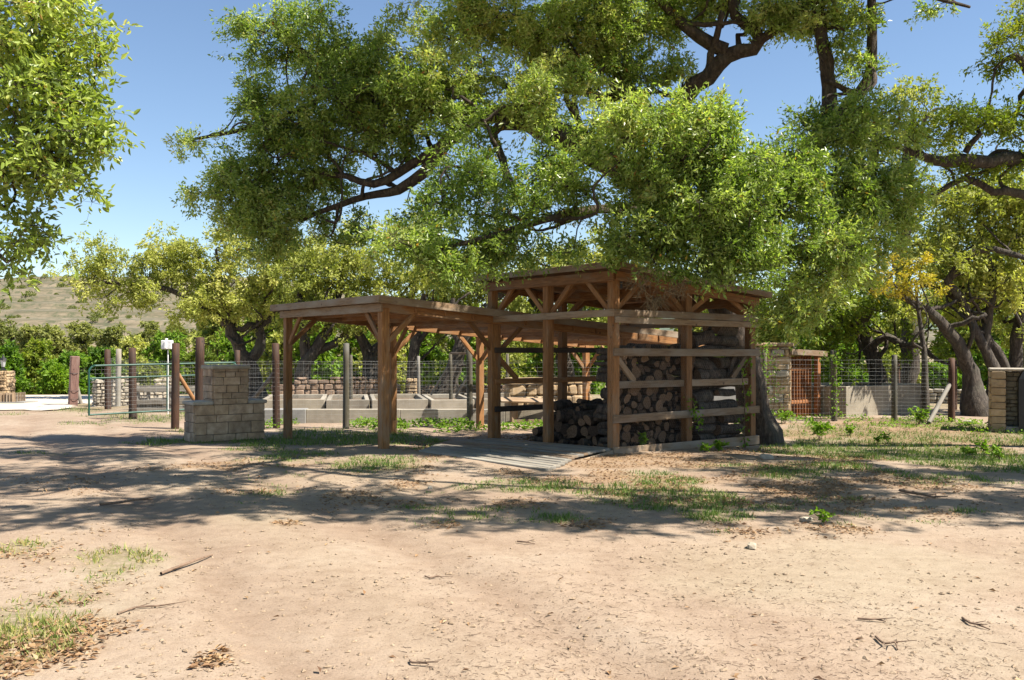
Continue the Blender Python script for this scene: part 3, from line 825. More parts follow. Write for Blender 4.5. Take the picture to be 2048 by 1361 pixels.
solid("cap_stone", sp0 + U * (tx0 - .05) - Vv * .05, U, Vv, tx1 - tx0 + .1, SPD + .1, 1.235, 1.31, M_LIMEW, pil, .015)
solid("cap_stone", sp0 - U * .05 - Vv * .05, U, Vv, .40, SPD + .1, .56, .63, M_LIMEW, pil, .015)
solid("cap_stone", sp0 + U * (tx1 + .006) - Vv * .05, U, Vv, .38, SPD + .1, .56, .63, M_LIMEW, pil, .015)

def stone_wall(name, a, b, H, thick, protos, label, prof=None, cap=None, ch=(.12, .24), cw=(.18, .45), core=True, core_mat=None, ends=True):
    a = Vector((a[0], a[1], 0)); b = Vector((b[0], b[1], 0))
    e = (b - a); L = e.length; e.normalize(); n = Vector((e.y, -e.x, 0))
    if n.y > 0: n = -n
    z0 = G(*((a + b) / 2).xy) - .05
    root = empty(name, (a + b) / 2 + Vector((0, 0, z0)), label, "wall")
    if core:
        k = max(1, int(L / .7)) if prof else 1
        for i in range(k):
            x0 = L * i / k; x1 = L * (i + 1) / k
            h = H if prof is None else min(prof(x0 + .05), prof((x0 + x1) / 2), prof(x1 - .05)) - .06
            if h > .08: solid("core", a + e * (x0 + .02) + n * -.06, e, -n, x1 - x0 - (.04 if not prof else .002), thick, z0, z0 + h - .03, core_mat or M_MORTAR, root, 0)
    face_stones(a + Vector((0, 0, z0)), e, L, H, n, root, protos, ch, cw, .2, .02, .05, prof)
    if ends:
        face_stones(a + Vector((0, 0, z0)) - n * thick, n, thick, H if prof is None else min(H, prof(.1)), -e, root, protos, ch, (.15, .35), .15, .02, .03)
        face_stones(b + Vector((0, 0, z0)), -n, thick, H if prof is None else min(H, prof(L - .1)), e, root, protos, ch, (.15, .35), .15, .02, .03)
    if cap:
        x = 0
        while x < L:
            w = min(random.uniform(.4, .8), L - x)
            solid("cap_stone", a + e * (x + .004) + n * .05, e, -n, w - .008, thick + .08, z0 + H + .003, z0 + H + cap, M_LIMEO if protos is RUBO else M_LIMEW, root, .02)
            x += w
    return root
gp_ = lambda px, D: (at(px, D), D)
stone_wall("rubble_wall", gp_(192, 29.5), gp_(348, 31), 1.02, .4, RUB, "pale ruined rubble wall seen through the green gate",
           prof=lambda x: np.interp(x, [0, .3, 1.1, 1.35, 1.8, 2.0, 2.6], [.9, 1.0, 1.0, .72, .70, 1.02, 1.05]), ch=(.06, .13), cw=(.09, .26))
stone_wall("rubble_wall", gp_(545, 31), gp_(800, 32), .95, .4, RUBR, "reddish rubble wall behind the concrete beds on the left", prof=lambda x: .95 + .12 * math.sin(x * 3) - .3 * (math.sin(x * 1.7 + 1) > .8), ch=(.09, .2), cw=(.14, .4))
stone_wall("rubble_wall", gp_(842, 32), gp_(1010, 33), .62, .4, RUBR, "low reddish rubble wall right of the small ochre pillar", ch=(.09, .2), cw=(.14, .4))
stone_wall("stone_pillar", gp_(815, 29.5), gp_(835, 29.5), .95, .3, RUBO, "small ochre stone pillar behind the concrete beds", ch=(.09, .16), cw=(.12, .3))["category"] = "pillar"
stone_wall("stone_wall", gp_(1020, 23.5), gp_(1180, 24.2), 1.08, .45, RUBO, "sunlit ochre stone wall seen through the open woodshed", cap=.06, ch=(.16, .3), cw=(.2, .5))
stone_wall("dry_stone_wall", gp_(1840, 31.5), gp_(2075, 30), .55, .4, RUB, "long low grey dry stone wall under the right hand oaks", ch=(.08, .15), cw=(.16, .45))

# ------------------------------------------------------------------ stone hut, tank and fire place on the right
HC = Vector((at(1578, 24.6), 24.6, 0)); hz0 = -.30
hut = empty("stone_hut", HC + Vector((.2, .6, hz0)), "small rubble stone hut with a wooden slat door", "hut")
hl = Vector((-.97, .24, 0)).normalized(); hn = Vector((-.24, -.97, 0)).normalized()
solid("wall", HC + hl * .02 - hn * .03, hl, -hn, 1.02, 1.2, hz0, 1.70, M_PLASTER, hut, .02)
face_stones(HC + hl * 1.04 + Vector((0, 0, hz0)), -hl, 1.04, 1.98, hn, hut, RUBO + RUB, (.10, .24), (.12, .38), .12, .012, .03)
face_stones(HC + Vector((0, 0, hz0)), Vector((.5, .86, 0)), .16, 1.9, Vector((.86, -.5, 0)), hut, SQO, (.2, .34), (.16, .17), .1, .01, .01)
# slab roof
x = 0
for w in (.42, .38, .45):
    solid("roof_slab", HC - hl * .12 + hl * x + hn * .12, hl, -hn, w - .01, 1.5, 1.70 + random.uniform(0, .02), 1.80, M_LIMEO, hut, .02); x += w
# door side recedes to the right
DB = HC + U * .12 + Vv * .18
hut_door = sub_empty("door", hut, DB)
for i in range(9):
    x0 = .04 + i * .128
    board("door_slat", DB + U * x0 + Vector((0, 0, hz0 + .03)), DB + U * x0 + Vector((0, 0, 1.44)), .112, .028, M_DOORW, hut_door, wob=.003)
for z in (.2, 1.1):
    board("door_rail", DB + U * .0 - Vv * .03 + Vector((0, 0, z)), DB + U * 1.16 - Vv * .03 + Vector((0, 0, z)), .03, .10, M_DOORW, hut_door)
board("door_post", HC + U * 1.28 + Vector((0, 0, hz0 - .1)), HC + U * 1.28 + Vector((0, 0, 1.44)), .13, .13, M_DOORW, hut)
board("lintel", HC + U * .0 - Vv * .02 + Vector((0, 0, 1.56)), HC + U * 1.62 - Vv * .02 + Vector((0, 0, 1.50)), .16, .15, M_WEATH, hut)
board("rear_wall", DB + U * .55 + Vv * .9 + Vector((0, 0, hz0)), DB + U * .55 + Vv * .9 + Vector((0, 0, 1.4)), .1, 1.3, M_SHADEDW, hut)
board("roof_board", DB + U * -.1 + Vv * .42 + Vector((0, 0, 1.48)), DB + U * 1.3 + Vv * .42 + Vector((0, 0, 1.46)), 1.0, .04, M_WEATH, hut)

TC = Vector((at(1692, 24.8), 24.8, 0))
tank = empty("concrete_tank", TC + Vector((1, 1, -.25)), "pale open concrete water tank beside the stone hut", "tank")
TU, TVv = Vector((.84, .54, 0)).normalized(), Vector((-.54, .84, 0)).normalized()
tl, td, tz0, tz1 = 3.5, 2.2, -.35, .63
solid("wall", TC, TU, TVv, tl, .14, tz0, tz1, M_CONC, tank, .012)
solid("wall", TC + TVv * .142, TU, TVv, .14, td - .284, tz0, tz1 - .004, M_CONC, tank, .012)
solid("wall", TC + TU * (tl - .14) + TVv * .142, TU, TVv, .14, td - .284, tz0, tz1 - .004, M_CONC, tank, .012)
solid("wall", TC + TVv * (td - .14), TU, TVv, tl, .14, tz0, tz1, M_CONC, tank, .012)
solid("floor_slab", TC + TU * .142 + TVv * .142, TU, TVv, tl - .284, td - .284, tz0, tz0 + .15, M_CONC, tank, 0)
t2 = TC + TVv * 3.4 + TU * -1.5
solid("rear_basin", t2, TU, TVv, 1.3, 1.2, tz0, .60, M_GREYC, tank, .012)

OC = Vector((at(1982, 21.0), 21.0, 0))
oven = empty("stone_fireplace", OC + Vector((.6, .5, -.22)), "stone outdoor fireplace with sooty opening at the right edge", "fireplace")
ou, ov = Vector((.89, -.42, 0)).normalized(), Vector((.42, .89, 0)).normalized()
solid("pier_core", OC + ou * .03 + ov * .03, ou, ov, .25, .8, -.3, 1.10, M_MORTAR, oven, .01)
face_stones(OC + Vector((0, 0, -.25)), ou, .30, 1.38, -ov, oven, SQO, (.13, .2), (.29, .31), .14, .014, .02)
face_stones(OC + Vector((0, 0, -.25)) + ov * .85, -ov, .85, 1.38, -ou, oven, SQO, (.13, .2), (.2, .45), .14, .014, .02)
solid("back_core", OC + ou * .30 + ov * .45, ou, ov, 1.7, .4, -.3, 1.08, M_MORTAR, oven, .01)
face_stones(OC + ou * .30 + ov * .43 + Vector((0, 0, -.25)), ou, 1.7, 1.36, -ov, oven, RUB, (.07, .14), (.1, .28), .12, .014, .03)
solid("cap_stone", OC - ou * .03 - ov * .03, ou, ov, 1.1, .95, 1.135, 1.19, M_LIMEW, oven, .015)
hb = OC + ou * .55 + ov * -.10
Vh, Qh = [], []
prof_ = [(0, -.25), (0, .95), (.10, 1.16), (.30, 1.27), (.9, 1.30), (1.1, 1.1), (1.1, -.25)]
for d_ in (0, .52):
    for (a, z) in prof_:
        q = hb + ou * a + ov * (d_ + (.06 if z > 1.1 and d_ == 0 else 0)); Vh.append((q.x, q.y, z))
n_ = len(prof_)
Qh = [(i, i + 1, n_ + i + 1, n_ + i) for i in range(n_ - 1)]
me = bpy.data.meshes.new("fire_hood"); me.from_pydata(Vh, [], Qh + [tuple(range(n_))[::-1], tuple(range(n_, 2 * n_))]); me.materials.append(M_SOOT)
fh = bpy.data.objects.new("fire_hood", me); link(fh, oven, Matrix.Identity(4))
solid("hearth_slab", OC + ou * .3 - ov * .05, ou, ov, 1.6, .48, -.3, -.12, M_GREYC, oven, .01)

# ------------------------------------------------------------------ fences
def round_post(name, base, top, r, mat, parent, sides=9, lean=(0, 0)):
    b = Vector(base); t_ = Vector((b.x + lean[0], b.y + lean[1], top))
    n = 6
    M, L = frame(b, t_)
    P = np.zeros((n, 3)); P[:, 0] = np.linspace(-L / 2, L / 2, n)
    V, Q = tube(P, np.full(n, r) * np.linspace(1.06, .96, n), sides, .035, random.randint(0, 9999))
    c = len(V); V = np.concatenate([V, [P[-1] + [r * .12, 0, 0]]])
    T = [(c, (n - 1) * sides + k, (n - 1) * sides + (k + 1) % sides) for k in range(sides)]
    me = mk_mesh(name, V, quads=Q, tris=T, mats=[mat], smooth=False)
    sm = np.array([True] * len(Q) + [False] * len(T)); me.polygons.foreach_set("use_smooth", sm)
    return mobj(name, me, parent, M)
def fence(label, posts, group=None, hstep=.105, vstep=.15, wtop=1.55, r=.0011, skip=()):
    pts = [Vector((at(px, D), D, G(at(px, D), D))) for (px, D, zt_, r_, m_) in posts]
    root = empty("wire_fence", pts[len(pts) // 2], label, "fence", group)
    for p_, (px, D, ztop, r_, m_) in zip(pts, posts):
        if r_: round_post("post", p_ - Vector((0, 0, .15)), ztop, r_, m_, root, lean=(random.uniform(-.03, .03), 0))
    P0, P1 = [], []
    for i in range(len(pts) - 1):
        if i in skip: continue
        a, b = pts[i], pts[i + 1]; L = (b - a).length; n = max(2, int(L / vstep))
        top = wtop
        hs = np.concatenate([[.03], np.arange(.12, top, hstep), [top]])
        sag = [random.uniform(-.015, .015) for _ in hs]
        for j, h in enumerate(hs):
            prev = None
            for k_ in range(0, n + 1, 3):
                f = min(1, k_ / n)
                q = a.lerp(b, f); q.z += h + sag[j] * math.sin(f * math.pi) + .006 * math.sin(k_ * 1.7 + j)
                q = tuple(q + Vector((0, -.065, 0)))
                if prev: P0.append(prev); P1.append(q)
                prev = q
            q = tuple(b + Vector((0, -.065, h)))
            P0.append(prev); P1.append(q)
        for k_ in range(n + 1):
            q = a.lerp(b, k_ / n) + Vector((0, -.065, 0)); j = random.uniform(-.01, .01)
            P0.append((q.x + j, q.y, q.z + .02)); P1.append((q.x - j, q.y, q.z + top))
    Vw, Qw = segs(P0, P1, r, r, 3)
    mobj("wire_mesh", mk_mesh("wire_mesh", Vw - np.array(WM[root.name].translation), quads=Qw, mats=[M_WIRE]), root, WM[root.name].copy(), kind="stuff", label="galvanised square wire mesh")
    return root
RP, GP = M_REDP, M_GREENP
f1 = fence("wire garden fence on stout round posts behind the pergola", [(350, 21.2, 1.76, .085, RP), (398, 20.3, 1.88, .095, RP), (553, 21.4, 1.76, .085, RP), (692, 21.3, 1.76, .075, GP), (940, 22.6, 1.68, .075, GP), (1240, 23.2, 1.6, .07, GP)], skip=(0,))
def prop(root, a, b, r, mat):
    M, L = frame(a, b)
    P = np.zeros((4, 3)); P[:, 0] = np.linspace(-L / 2, L / 2, 4)
    V, Q = tube(P, np.full(4, r), 8, .03, 5)
    mobj("brace", mk_mesh("brace", V, quads=Q, mats=[mat], smooth=True), root, M)
prop(f1, pt(352, 742, 21.25), pt(392, 806, 21.3), .05, M_CEDAR)
prop(f1, pt(550, 745, 21.45), pt(505, 800, 21.6), .05, M_GREYW)
f2 = fence("wire fence running back from the gate along red brown posts", [(350, 21.3, .2, 0, RP), (266, 24.3, 1.66, .095, RP), (216, 28.2, 1.62, .095, RP), (236, 29.6, 1.64, .085, M_GREYW)], skip=())
f3 = fence("rear wire fence with thin grey posts beyond the concrete beds", [(236, 29.7, .3, 0, GP), (473, 28.6, 1.60, .085, RP), (702, 27.8, 1.46, .05, GP), (838, 28.6, 1.42, .05, M_GREYW), (902, 27.6, 1.50, .055, GP), (1015, 27.5, 1.5, .05, GP)], wtop=1.45)
board("rail", pt(902, 707, 27.5), pt(942, 708, 26.6), .06, .06, M_WEATH, f3)
prop(f3, pt(895, 735, 27.6), pt(862, 790, 27.8), .035, M_GREYW)
prop(f3, pt(935, 755, 26.8), pt(912, 793, 27.0), .035, M_GREYW)
f4 = fence("wire fence in front of the stone hut and concrete tank", [(1527, 23.4, 1.60, .06, GP), (1669, 23.6, 1.60, .075, GP), (1789, 23.5, 1.48, .07, GP), (1903, 23.3, 1.40, .085, RP)], hstep=.095)
prop(f4, pt(1900, 768, 23.3), pt(1858, 846, 22.6), .055, M_GREYW)
f5 = fence("wire fence behind the tank reaching towards the right oaks", [(1688, 28.6, 1.38, .075, M_GREYW), (1796, 28.4, 1.32, .05, RP), (1910, 28.0, 1.30, .06, RP)], wtop=1.3)

# lone square timber post by the road
lp = empty("timber_post", (at(146, 30), 30, -.2), "weathered maroon square timber post standing by the road", "post")
board("shaft", (at(145, 30), 30, -.4), (at(150, 30), 30, 1.41), .22, .26, M_MAROON, lp, wob=.01, bev=.02)
for z in (.02, .28, .85):
    Vw, Qw = tube(np.array([[.16 * math.cos(a) , .15 * math.sin(a), .004 * math.sin(3 * a)] for a in np.linspace(0, 2 * math.pi, 17)]), np.full(17, .008), 5, 0, 1)
    mobj("wire_band", mk_mesh("wire_band", Vw, quads=Qw, mats=[M_BLACK]), lp, Matrix.Translation((at(147, 30), 30, z)))
lean_p = round_post("leaning_stake", Vector((at(165, 31), 31, -.4)), .55, .06, M_GREYW, None, lean=(-.22, 0))
tag(lean_p, "grey leaning stake behind the maroon timber post", "stake")

# green tube gate
gA = Vector((at(178, 22.6), 22.6, 0)); gB = Vector((at(474, 25.2), 25.2, 0))
gate = empty("tube_gate", (gA + gB) / 2 + Vector((0, 0, -.2)), "green tubular steel farm gate standing open", "gate")
ge_ = (gB - gA); gL = ge_.length; ge_.normalize()
z0_, z1_ = .0, 1.22
def gp3(x, z): 
    q = gA + ge_ * x; return [q.x, q.y, z + .012 * x]
def gtube(name, pts, r):
    P, Rr = catmull([gp3(*q) for q in pts], [r] * len(pts), .06)
    V, Q = tube(P, Rr, 8, 0, 1)
    mobj(name, mk_mesh(name, V, quads=Q, mats=[M_GATE], smooth=True), gate)
c_ = .16
arc = lambda cx, cz, a0, a1: [(cx + c_ * math.cos(a), cz + c_ * math.sin(a)) for a in np.linspace(a0, a1, 5)]
gtube("frame_tube", [(0, z0_), (0, .4), (0, .8)] + arc(c_, z1_ - c_, math.pi, math.pi / 2) + [(gL * .3, z1_), (gL * .6, z1_)] + arc(gL - c_, z1_ - c_, math.pi / 2, 0) + [(gL, .8), (gL, .4), (gL, z0_)], .024)
gtube("rail", [(0.02, z0_ + .02), (gL * .5, z0_ + .02), (gL - .02, z0_ + .02)], .024)
gtube("rail", [(0.02, .91), (gL * .5, .91), (gL - .02, .91)], .022)
gtube("upright", [(gL * .5, .02), (gL * .5, .6), (gL * .5, z1_)], .016)
P0, P1 = [], []
for z in np.arange(.12, 1.2, .10): P0.append(gp3(.02, z)); P1.append(gp3(gL - .02, z))
for x in np.arange(.15, gL, .15): P0.append(gp3(x, .02)); P1.append(gp3(x, 1.2))
Vw, Qw = segs(P0, P1, .0014, .0014, 3)
mobj("wire_mesh", mk_mesh("wire_mesh", Vw, quads=Qw, mats=[M_WIRE]), gate, kind="stuff")
gtube("latch_chain", [(-.02, .93), (.08, .86), (.16, .90)], .02)

# grey timber planter frame behind the gate
tb = empty("timber_planter", (at(308, 26.8), 26.8, -.2), "grey timber planter frame behind the open gate", "planter")
def tp_(px, z, d=0): return (at(px, 26.8 + d), 26.8 + d, z)
for px in (276, 297, 341, 386):
    for d in (0, 1.1):
        board("post", tp_(px, -.35, d), tp_(px, .50, d), .09, .09, M_GREYW, tb)
for z in (.47, .10, -.13):
    for d in (-.065, 1.165):
        board("side_plank", tp_(270, z, d), tp_(392, z, d), .04, .13, M_GREYW, tb, wob=.004)
board("panel", tp_(300, -.05, -.02), tp_(326, -.05, -.02), .03, .30, M_GREENP, tb)
board("panel", tp_(279, -.05, -.02), tp_(296, -.05, -.02), .03, .30, M_GREENP, tb)

# white box on a pole
wb = empty("post_box", (at(335, 26), 26, -.2), "white box mounted on a thin white pole", "box")
mobj("box", box_mesh(.30, .16, .25, M_WHITE, .015), wb, Matrix.Translation((at(334.5, 26), 26, zt(690, 26))))
mobj("face_plate", box_mesh(.055, .03, .20, M_WHITE, .004), wb, Matrix.Translation((at(333, 26), 25.905, zt(690, 26))))
mobj("top_knob", box_mesh(.06, .06, .05, M_WHITE, .01), wb, Matrix.Translation((at(333, 26), 26, zt(679, 26))))
Vw, Qw = segs([(0, 0, 0)], [(0, 0, 1.85)], .016, .016, 8)
mobj("pole", mk_mesh("pole", Vw, quads=Qw, mats=[M_WHITE], smooth=True), wb, Matrix.Translation((at(336, 26), 26, -.25)))

# lantern pillar and board planter at the left edge
LX, LD = at(-4, 33), 33
lpz = -.25
lpil = stone_wall("lantern_pillar", (LX - .30, LD), (LX + .30, LD), 1.12, .55, RUBO, "rubble stone gate pillar carrying a lantern at the left edge", ch=(.08, .16), cw=(.12, .28))
lpil["category"] = "pillar"
lan = empty("lantern", (LX + .03, LD + .28, .88), "dark metal post lantern on the left stone pillar", "lantern")
def lathe(name, prof, sides, mat, parent, loc, smooth=False):
    n = len(prof); th = np.arange(sides) * 2 * math.pi / sides
    V = np.concatenate([np.stack([r * np.cos(th), r * np.sin(th), np.full(sides, z)], 1) for (r, z) in prof])
    Q = [(i * sides + k, i * sides + (k + 1) % sides, (i + 1) * sides + (k + 1) % sides, (i + 1) * sides + k) for i in range(n - 1) for k in range(sides)]
    return mobj(name, mk_mesh(name, V, quads=Q, mats=[mat], smooth=smooth), parent, Matrix.Translation(loc))
lb = (LX + .03, LD + .28, .88)
lathe("base", [(.001, 0), (.09, 0), (.09, .03), (.04, .06), (.04, .12), (.001, .12)], 10, M_BLACK, lan, lb)
lathe("glass", [(.06, .12), (.11, .36)], 6, M_GLASS, lan, lb)
lathe("cap", [(.15, .36), (.13, .40), (.05, .47), (.03, .50), (.03, .54), (.001, .58)], 6, M_BLACK, lan, lb)
pb = empty("board_planter", (at(0, 31), 31, -.2), "planter of upright tan boards below the lantern pillar", "planter")
for i in range(11):
    x0 = at(-32, 31) + i * .098
    board("board", (x0, 31, -.3), (x0, 31, .17 + random.uniform(-.01, .01)), .03, .09, M_WEATH, pb)
for d in range(1, 8):
    board("board", (at(27.5, 31), 31 + d * .1, -.3), (at(27.5, 31), 31 + d * .1, .17), .09, .03, M_WEATH, pb)
solid("footing", Vector((at(-40, 30.8), 30.85, 0)), Vector((1, 0, 0)), Vector((0, 1, 0)), 1.45, .9, -.3, -.13, M_GREYC, pb)

# concrete beds
kb = empty("concrete_kerb", (at(760, 22.9), 22.9, -.2), "long low concrete kerb wall in front of the garden beds", "kerb")
def kseg(px0, D0, px1, D1, top, mat, parent, w=.22, name="kerb_block"):
    a = Vector((at(px0, D0), D0, 0)); b = Vector((at(px1, D1), D1, 0)); e = (b - a).normalized()
    solid(name, a, e, Vector((-e.y, e.x, 0)), (b - a).length, w, -.45, top, mat, parent, .012)
kseg(612, 22.85, 800, 22.9, .14, M_CONC, kb); kseg(800.3, 22.9, 1010, 23.0, .135, M_CONC, kb); kseg(1010.3, 23.0, 1230, 23.3, .13, M_CONC, kb)
kseg(500, 22.7, 611, 22.8, .145, M_GREYC, kb, .5)
e1 = Vector((.985, .17, 0)).normalized(); e2 = Vector((-.33, .94, 0)).normalized()
e2 = Vector((-e1.y, e1.x, 0))
BL = ["leftmost concrete garden bed behind the kerb wall", "second concrete garden bed from the left behind the kerb", "third concrete garden bed from the left behind the kerb", "fourth concrete garden bed seen beside the pergola rear post", "rightmost concrete garden bed partly hidden by the woodshed"]
for i, (px, D, wd, dp) in enumerate(((520, 25.0, 1.70, 3.2), (652, 25.0, 1.16, 3.2), (744, 24.8, 1.50, 3.4), (862, 24.9, 1.18, 3.4), (956, 25.0, 1.5, 3.2))):
    o = Vector((at(px, D), D, 0)); root = empty("concrete_bed", o + Vector((.6, 1.5, -.2)), BL[i], "garden bed", "concrete beds in the fenced garden")
    tp = .27 + random.uniform(-.02, .02); th = .12
    solid("wall", o, e1, e2, wd, th, -.4, tp, M_CONC, root); solid("wall", o + e2 * (dp - th), e1, e2, wd, th, -.4, tp, M_CONC, root)
    solid("wall", o + e2 * (th + .002), e1, e2, th, dp - 2 * th - .004, -.4, tp - .004, M_CONC, root)
    solid("wall", o + e2 * (th + .002) + e1 * (wd - th), e1, e2, th, dp - 2 * th - .004, -.4, tp - .004, M_CONC, root)
    solid("soil", o + e2 * (th + .003) + e1 * (th + .003), e1, e2, wd - 2 * th - .006, dp - 2 * th - .006, -.4, tp - .12, M_SOIL, root, 0)
# bench seen through the shed
bn = empty("plank_bench", (at(1055, 22.5), 22.5, -.2), "pale plank bench in front of the ochre wall behind the woodshed", "bench")
board("seat_plank", pt(1000, 800, 22.6), pt(1110, 803, 22.9), .3, .05, M_WEATH, bn, up=(0, -.3, 1))
for px in (1028, 1100):
    board("leg", (at(px, 22.7), 22.75, -.3), (at(px, 22.7), 22.75, .34), .10, .20, M_WEATH, bn)
board("stretcher", pt(1030, 843, 22.72), pt(1100, 843, 22.72), .05, .08, M_WEATH, bn)

# ------------------------------------------------------------------ trees
def unit(v): return v / np.maximum(np.linalg.norm(v, axis=-1, keepdims=True), 1e-9)
def leaf_mesh(name, pos, dirv, L, Wd, mat, tint, r, fold=.25, six=False, upb=.30, jit=1.0):
    n = len(pos)
    up = unit(np.array([[0, 0, upb]]) + r.normal(0, .55 * jit, (n, 3)))
    side = unit(np.cross(dirv, up)); nr = np.cross(side, dirv)
    L = np.broadcast_to(L, (n,))[:, None]; Wd = np.broadcast_to(Wd, (n,))[:, None]
    if six:
        v = [pos, pos + dirv * L * .33 + side * Wd * .5 + nr * Wd * fold, pos + dirv * L * .72 + side * Wd * .42 + nr * Wd * fold * .6,
             pos + dirv * L - nr * L * .08, pos + dirv * L * .72 - side * Wd * .42 + nr * Wd * fold * .6, pos + dirv * L * .33 - side * Wd * .5 + nr * Wd * fold]
        V = np.stack(v, 1).reshape(-1, 3); b = np.arange(n) * 6
        Q = np.concatenate([np.stack([b, b + 1, b + 2, b + 3], 1), np.stack([b, b + 3, b + 4, b + 5], 1)])
        tint = np.concatenate([tint, tint])
    else:
        V = np.stack([pos, pos + dirv * L * .45 + side * Wd * .5 + nr * Wd * fold, pos + dirv * L, pos + dirv * L * .45 - side * Wd * .5 + nr * Wd * fold], 1).reshape(-1, 3)
        b = np.arange(n) * 4
        Q = np.stack([b, b + 1, b + 2, b + 3], 1)
    return mk_mesh(name, V, quads=Q, mats=[mat], tint=tint)

def blob_centres(blobs, dens, r, min_n=3):
    out = []
    for bl in blobs:
        c, rad, w = bl
        area = math.pi * rad[0] * rad[2]
        n = max(min_n, int(area * dens * w))
        d = unit(r.normal(0, 1, (n, 3))); q = r.random((n, 1)) ** .45
        p = np.array(c) + d * q * np.array(rad)
        out.append(p)
    return np.concatenate(out)
def B(px, py, D, rx, ry, w=1.0, rz=None):
    k = D / FPX
    return (np.array(pt(px, py, D)), np.array([rx * k, rz if rz else .75 * math.sqrt(rx * ry) * k + .15, ry * k]), w)
def WB(x, y, z, rx, ry, rz, w=1.0): return (np.array([x, y, z]), np.array([rx, ry, rz]), w)
def LP(*pts): return [(np.array(pt(a, b, c)), d) for (a, b, c, d) in pts]
def LW(*pts): return [(np.array([a, b, c]), d) for (a, b, c, d) in pts]

def grow(name, label, limbs, blobs, mat, dens=16, n_per=90, cl_r=.30, L=.08, Wd=.034, seed=1, group=None, bark=M_BARK, twig=.0042, cat="tree",
         keep=None, tmean=.5, six=False, sides=12, sag=.12, flat=.75, extra=None, step=.22, gap=0.0, side=0.0):
    r = np.random.default_rng(seed)
    limbs = [[(limbs[0][0][0] - np.array([0, 0, .4]), limbs[0][0][1])] + limbs[0]] + limbs[1:]
    base = limbs[0][1][0]
    root = empty(name, base, label, cat, group)
    org = np.array(base)
    tubes = []; nodes = []
    for i, lb_ in enumerate(limbs):
        P, Rr = catmull([q[0] for q in lb_], [q[1] for q in lb_], step)
        P = P + (r.normal(0, 1, P.shape) * (Rr[:, None] * .10)) * (np.arange(len(P))[:, None] > 0)
        kk = np.arange(len(P)); nk = max(3, len(P) // 4); ctl = r.normal(0, 1, (nk, 3)); ctl[0] = 0; ctl[1] *= (i > 0)
        P = P + np.stack([np.interp(kk, np.linspace(0, len(P) - 1, nk), ctl[:, c]) for c in range(3)], 1) * (Rr[:, None] * .55)
        if i == 0:
            h = P[:, 2] - P[0, 2] - .4
            Rr = Rr * (1 + .34 * np.exp(-np.maximum(h, 0) / .45))
        tubes.append(tube(P, Rr, sides if lb_[0][1] > .06 else 7, .07, seed * 31 + i))
        nodes.append(P[1:] if i == 0 and len(P) > 6 else P)
    nodes = np.concatenate(nodes); hmin = nodes[:, 2].min() + .55 * (np.median(nodes[:, 2]) - nodes[:, 2].min())
    cand = nodes[nodes[:, 2] > hmin]
    C = blob_centres(blobs, dens, r)
    if keep is not None: C = C[keep(C)]
    if gap:
        g = fbm(C[:, 0] + C[:, 1] * .7, C[:, 2] + C[:, 1] * .4, 1.3, seed % 50 + 100, 2); C = C[g > gap]
    cs = np.ones(len(C))
    if extra:
        E = []
        for (c, rd, w) in extra[0]:
            n = int(math.pi * rd[0] * rd[1] * extra[1] * w)
            E.append(np.array(c) + unit(r.normal(0, 1, (n, 3))) * r.random((n, 1)) ** .45 * np.array(rd))
        E = np.concatenate(E); g = fbm(E[:, 0], E[:, 1], 1.6, 140, 2); E = E[g > .37]
        C = np.concatenate([C, E]); cs = np.concatenate([cs, np.full(len(E), 2.0)])
    cs = cs * r.uniform(.6, 1.4, len(cs))
    nC = len(C)
    if side:
        sb_ = []
        for i, lb_ in enumerate(limbs):
            P, Rr = catmull([q[0] for q in lb_], [q[1] for q in lb_], step)
            acc = 0
            for k in range(2, len(P)):
                acc += np.linalg.norm(P[k] - P[k - 1])
                if acc < side * r.uniform(.6, 1.4) or P[k, 2] < hmin: continue
                acc = 0
                d = np.linalg.norm(C - P[k], axis=1); ok = np.where((d > .5) & (d < 2.2))[0]
                if not len(ok): continue
                e = C[r.choice(ok)]; ln = np.linalg.norm(e - P[k]); r0 = min(.45 * Rr[k], .06) + .008
                q1 = P[k] + (e - P[k]) * .33 + r.normal(0, .14, 3) * ln; q2 = P[k] + (e - P[k]) * .68 + r.normal(0, .14, 3) * ln
                PP, RR = catmull([P[k], q1, q2, e], [r0, r0 * .75, r0 * .5, r0 * .22], .12)
                PP[1:-1] += r.normal(0, 1, (len(PP) - 2, 3)) * RR[1:-1, None] * .35
                tubes.append(tube(PP, RR, 6, .1, int(r.integers(9999)))); sb_.append(PP[2:])
        if sb_: cand = np.concatenate([cand] + sb_)
    V, Q = join(tubes)
    mobj("trunk", mk_mesh("trunk", V - org, quads=Q, mats=[bark], smooth=True), root, Matrix.Translation(Vector(org)))
    d0 = np.min(np.linalg.norm(C[:, None, :] - cand[None, ::2, :], axis=2), axis=1)
    order = np.argsort(d0); C = C[order]; cs = cs[order]
    nm = len(cand)
    ALL = np.concatenate([cand, C]); par = np.zeros(nC, int)
    for i in range(nC):
        d = np.linalg.norm(ALL[:nm + i] - C[i], axis=1)
        d[nm:] *= 1.0; d[:nm] *= .85
        par[i] = np.argmin(d)
    wgt = np.ones(nC)
    for i in range(nC - 1, -1, -1):
        if par[i] >= nm: wgt[par[i] - nm] += wgt[i]
    rad = np.clip(twig * np.sqrt(wgt), twig, .09)
    A = ALL[par]; Bc = C
    pr = np.where(par >= nm, rad[np.maximum(par - nm, 0)], rad * 1.25)
    ln = np.linalg.norm(Bc - A, axis=1)
    mid = (A + Bc) / 2 + r.normal(0, 1, A.shape) * (ln[:, None] * .12); mid[:, 2] += ln * sag * .5
    ns_ = 5 if twig < .005 else 4
    v1 = segs(A, mid, np.minimum(pr, rad * 1.5), rad * 1.1, ns_); v2 = segs(mid, Bc, rad * 1.1, rad * .8, ns_)
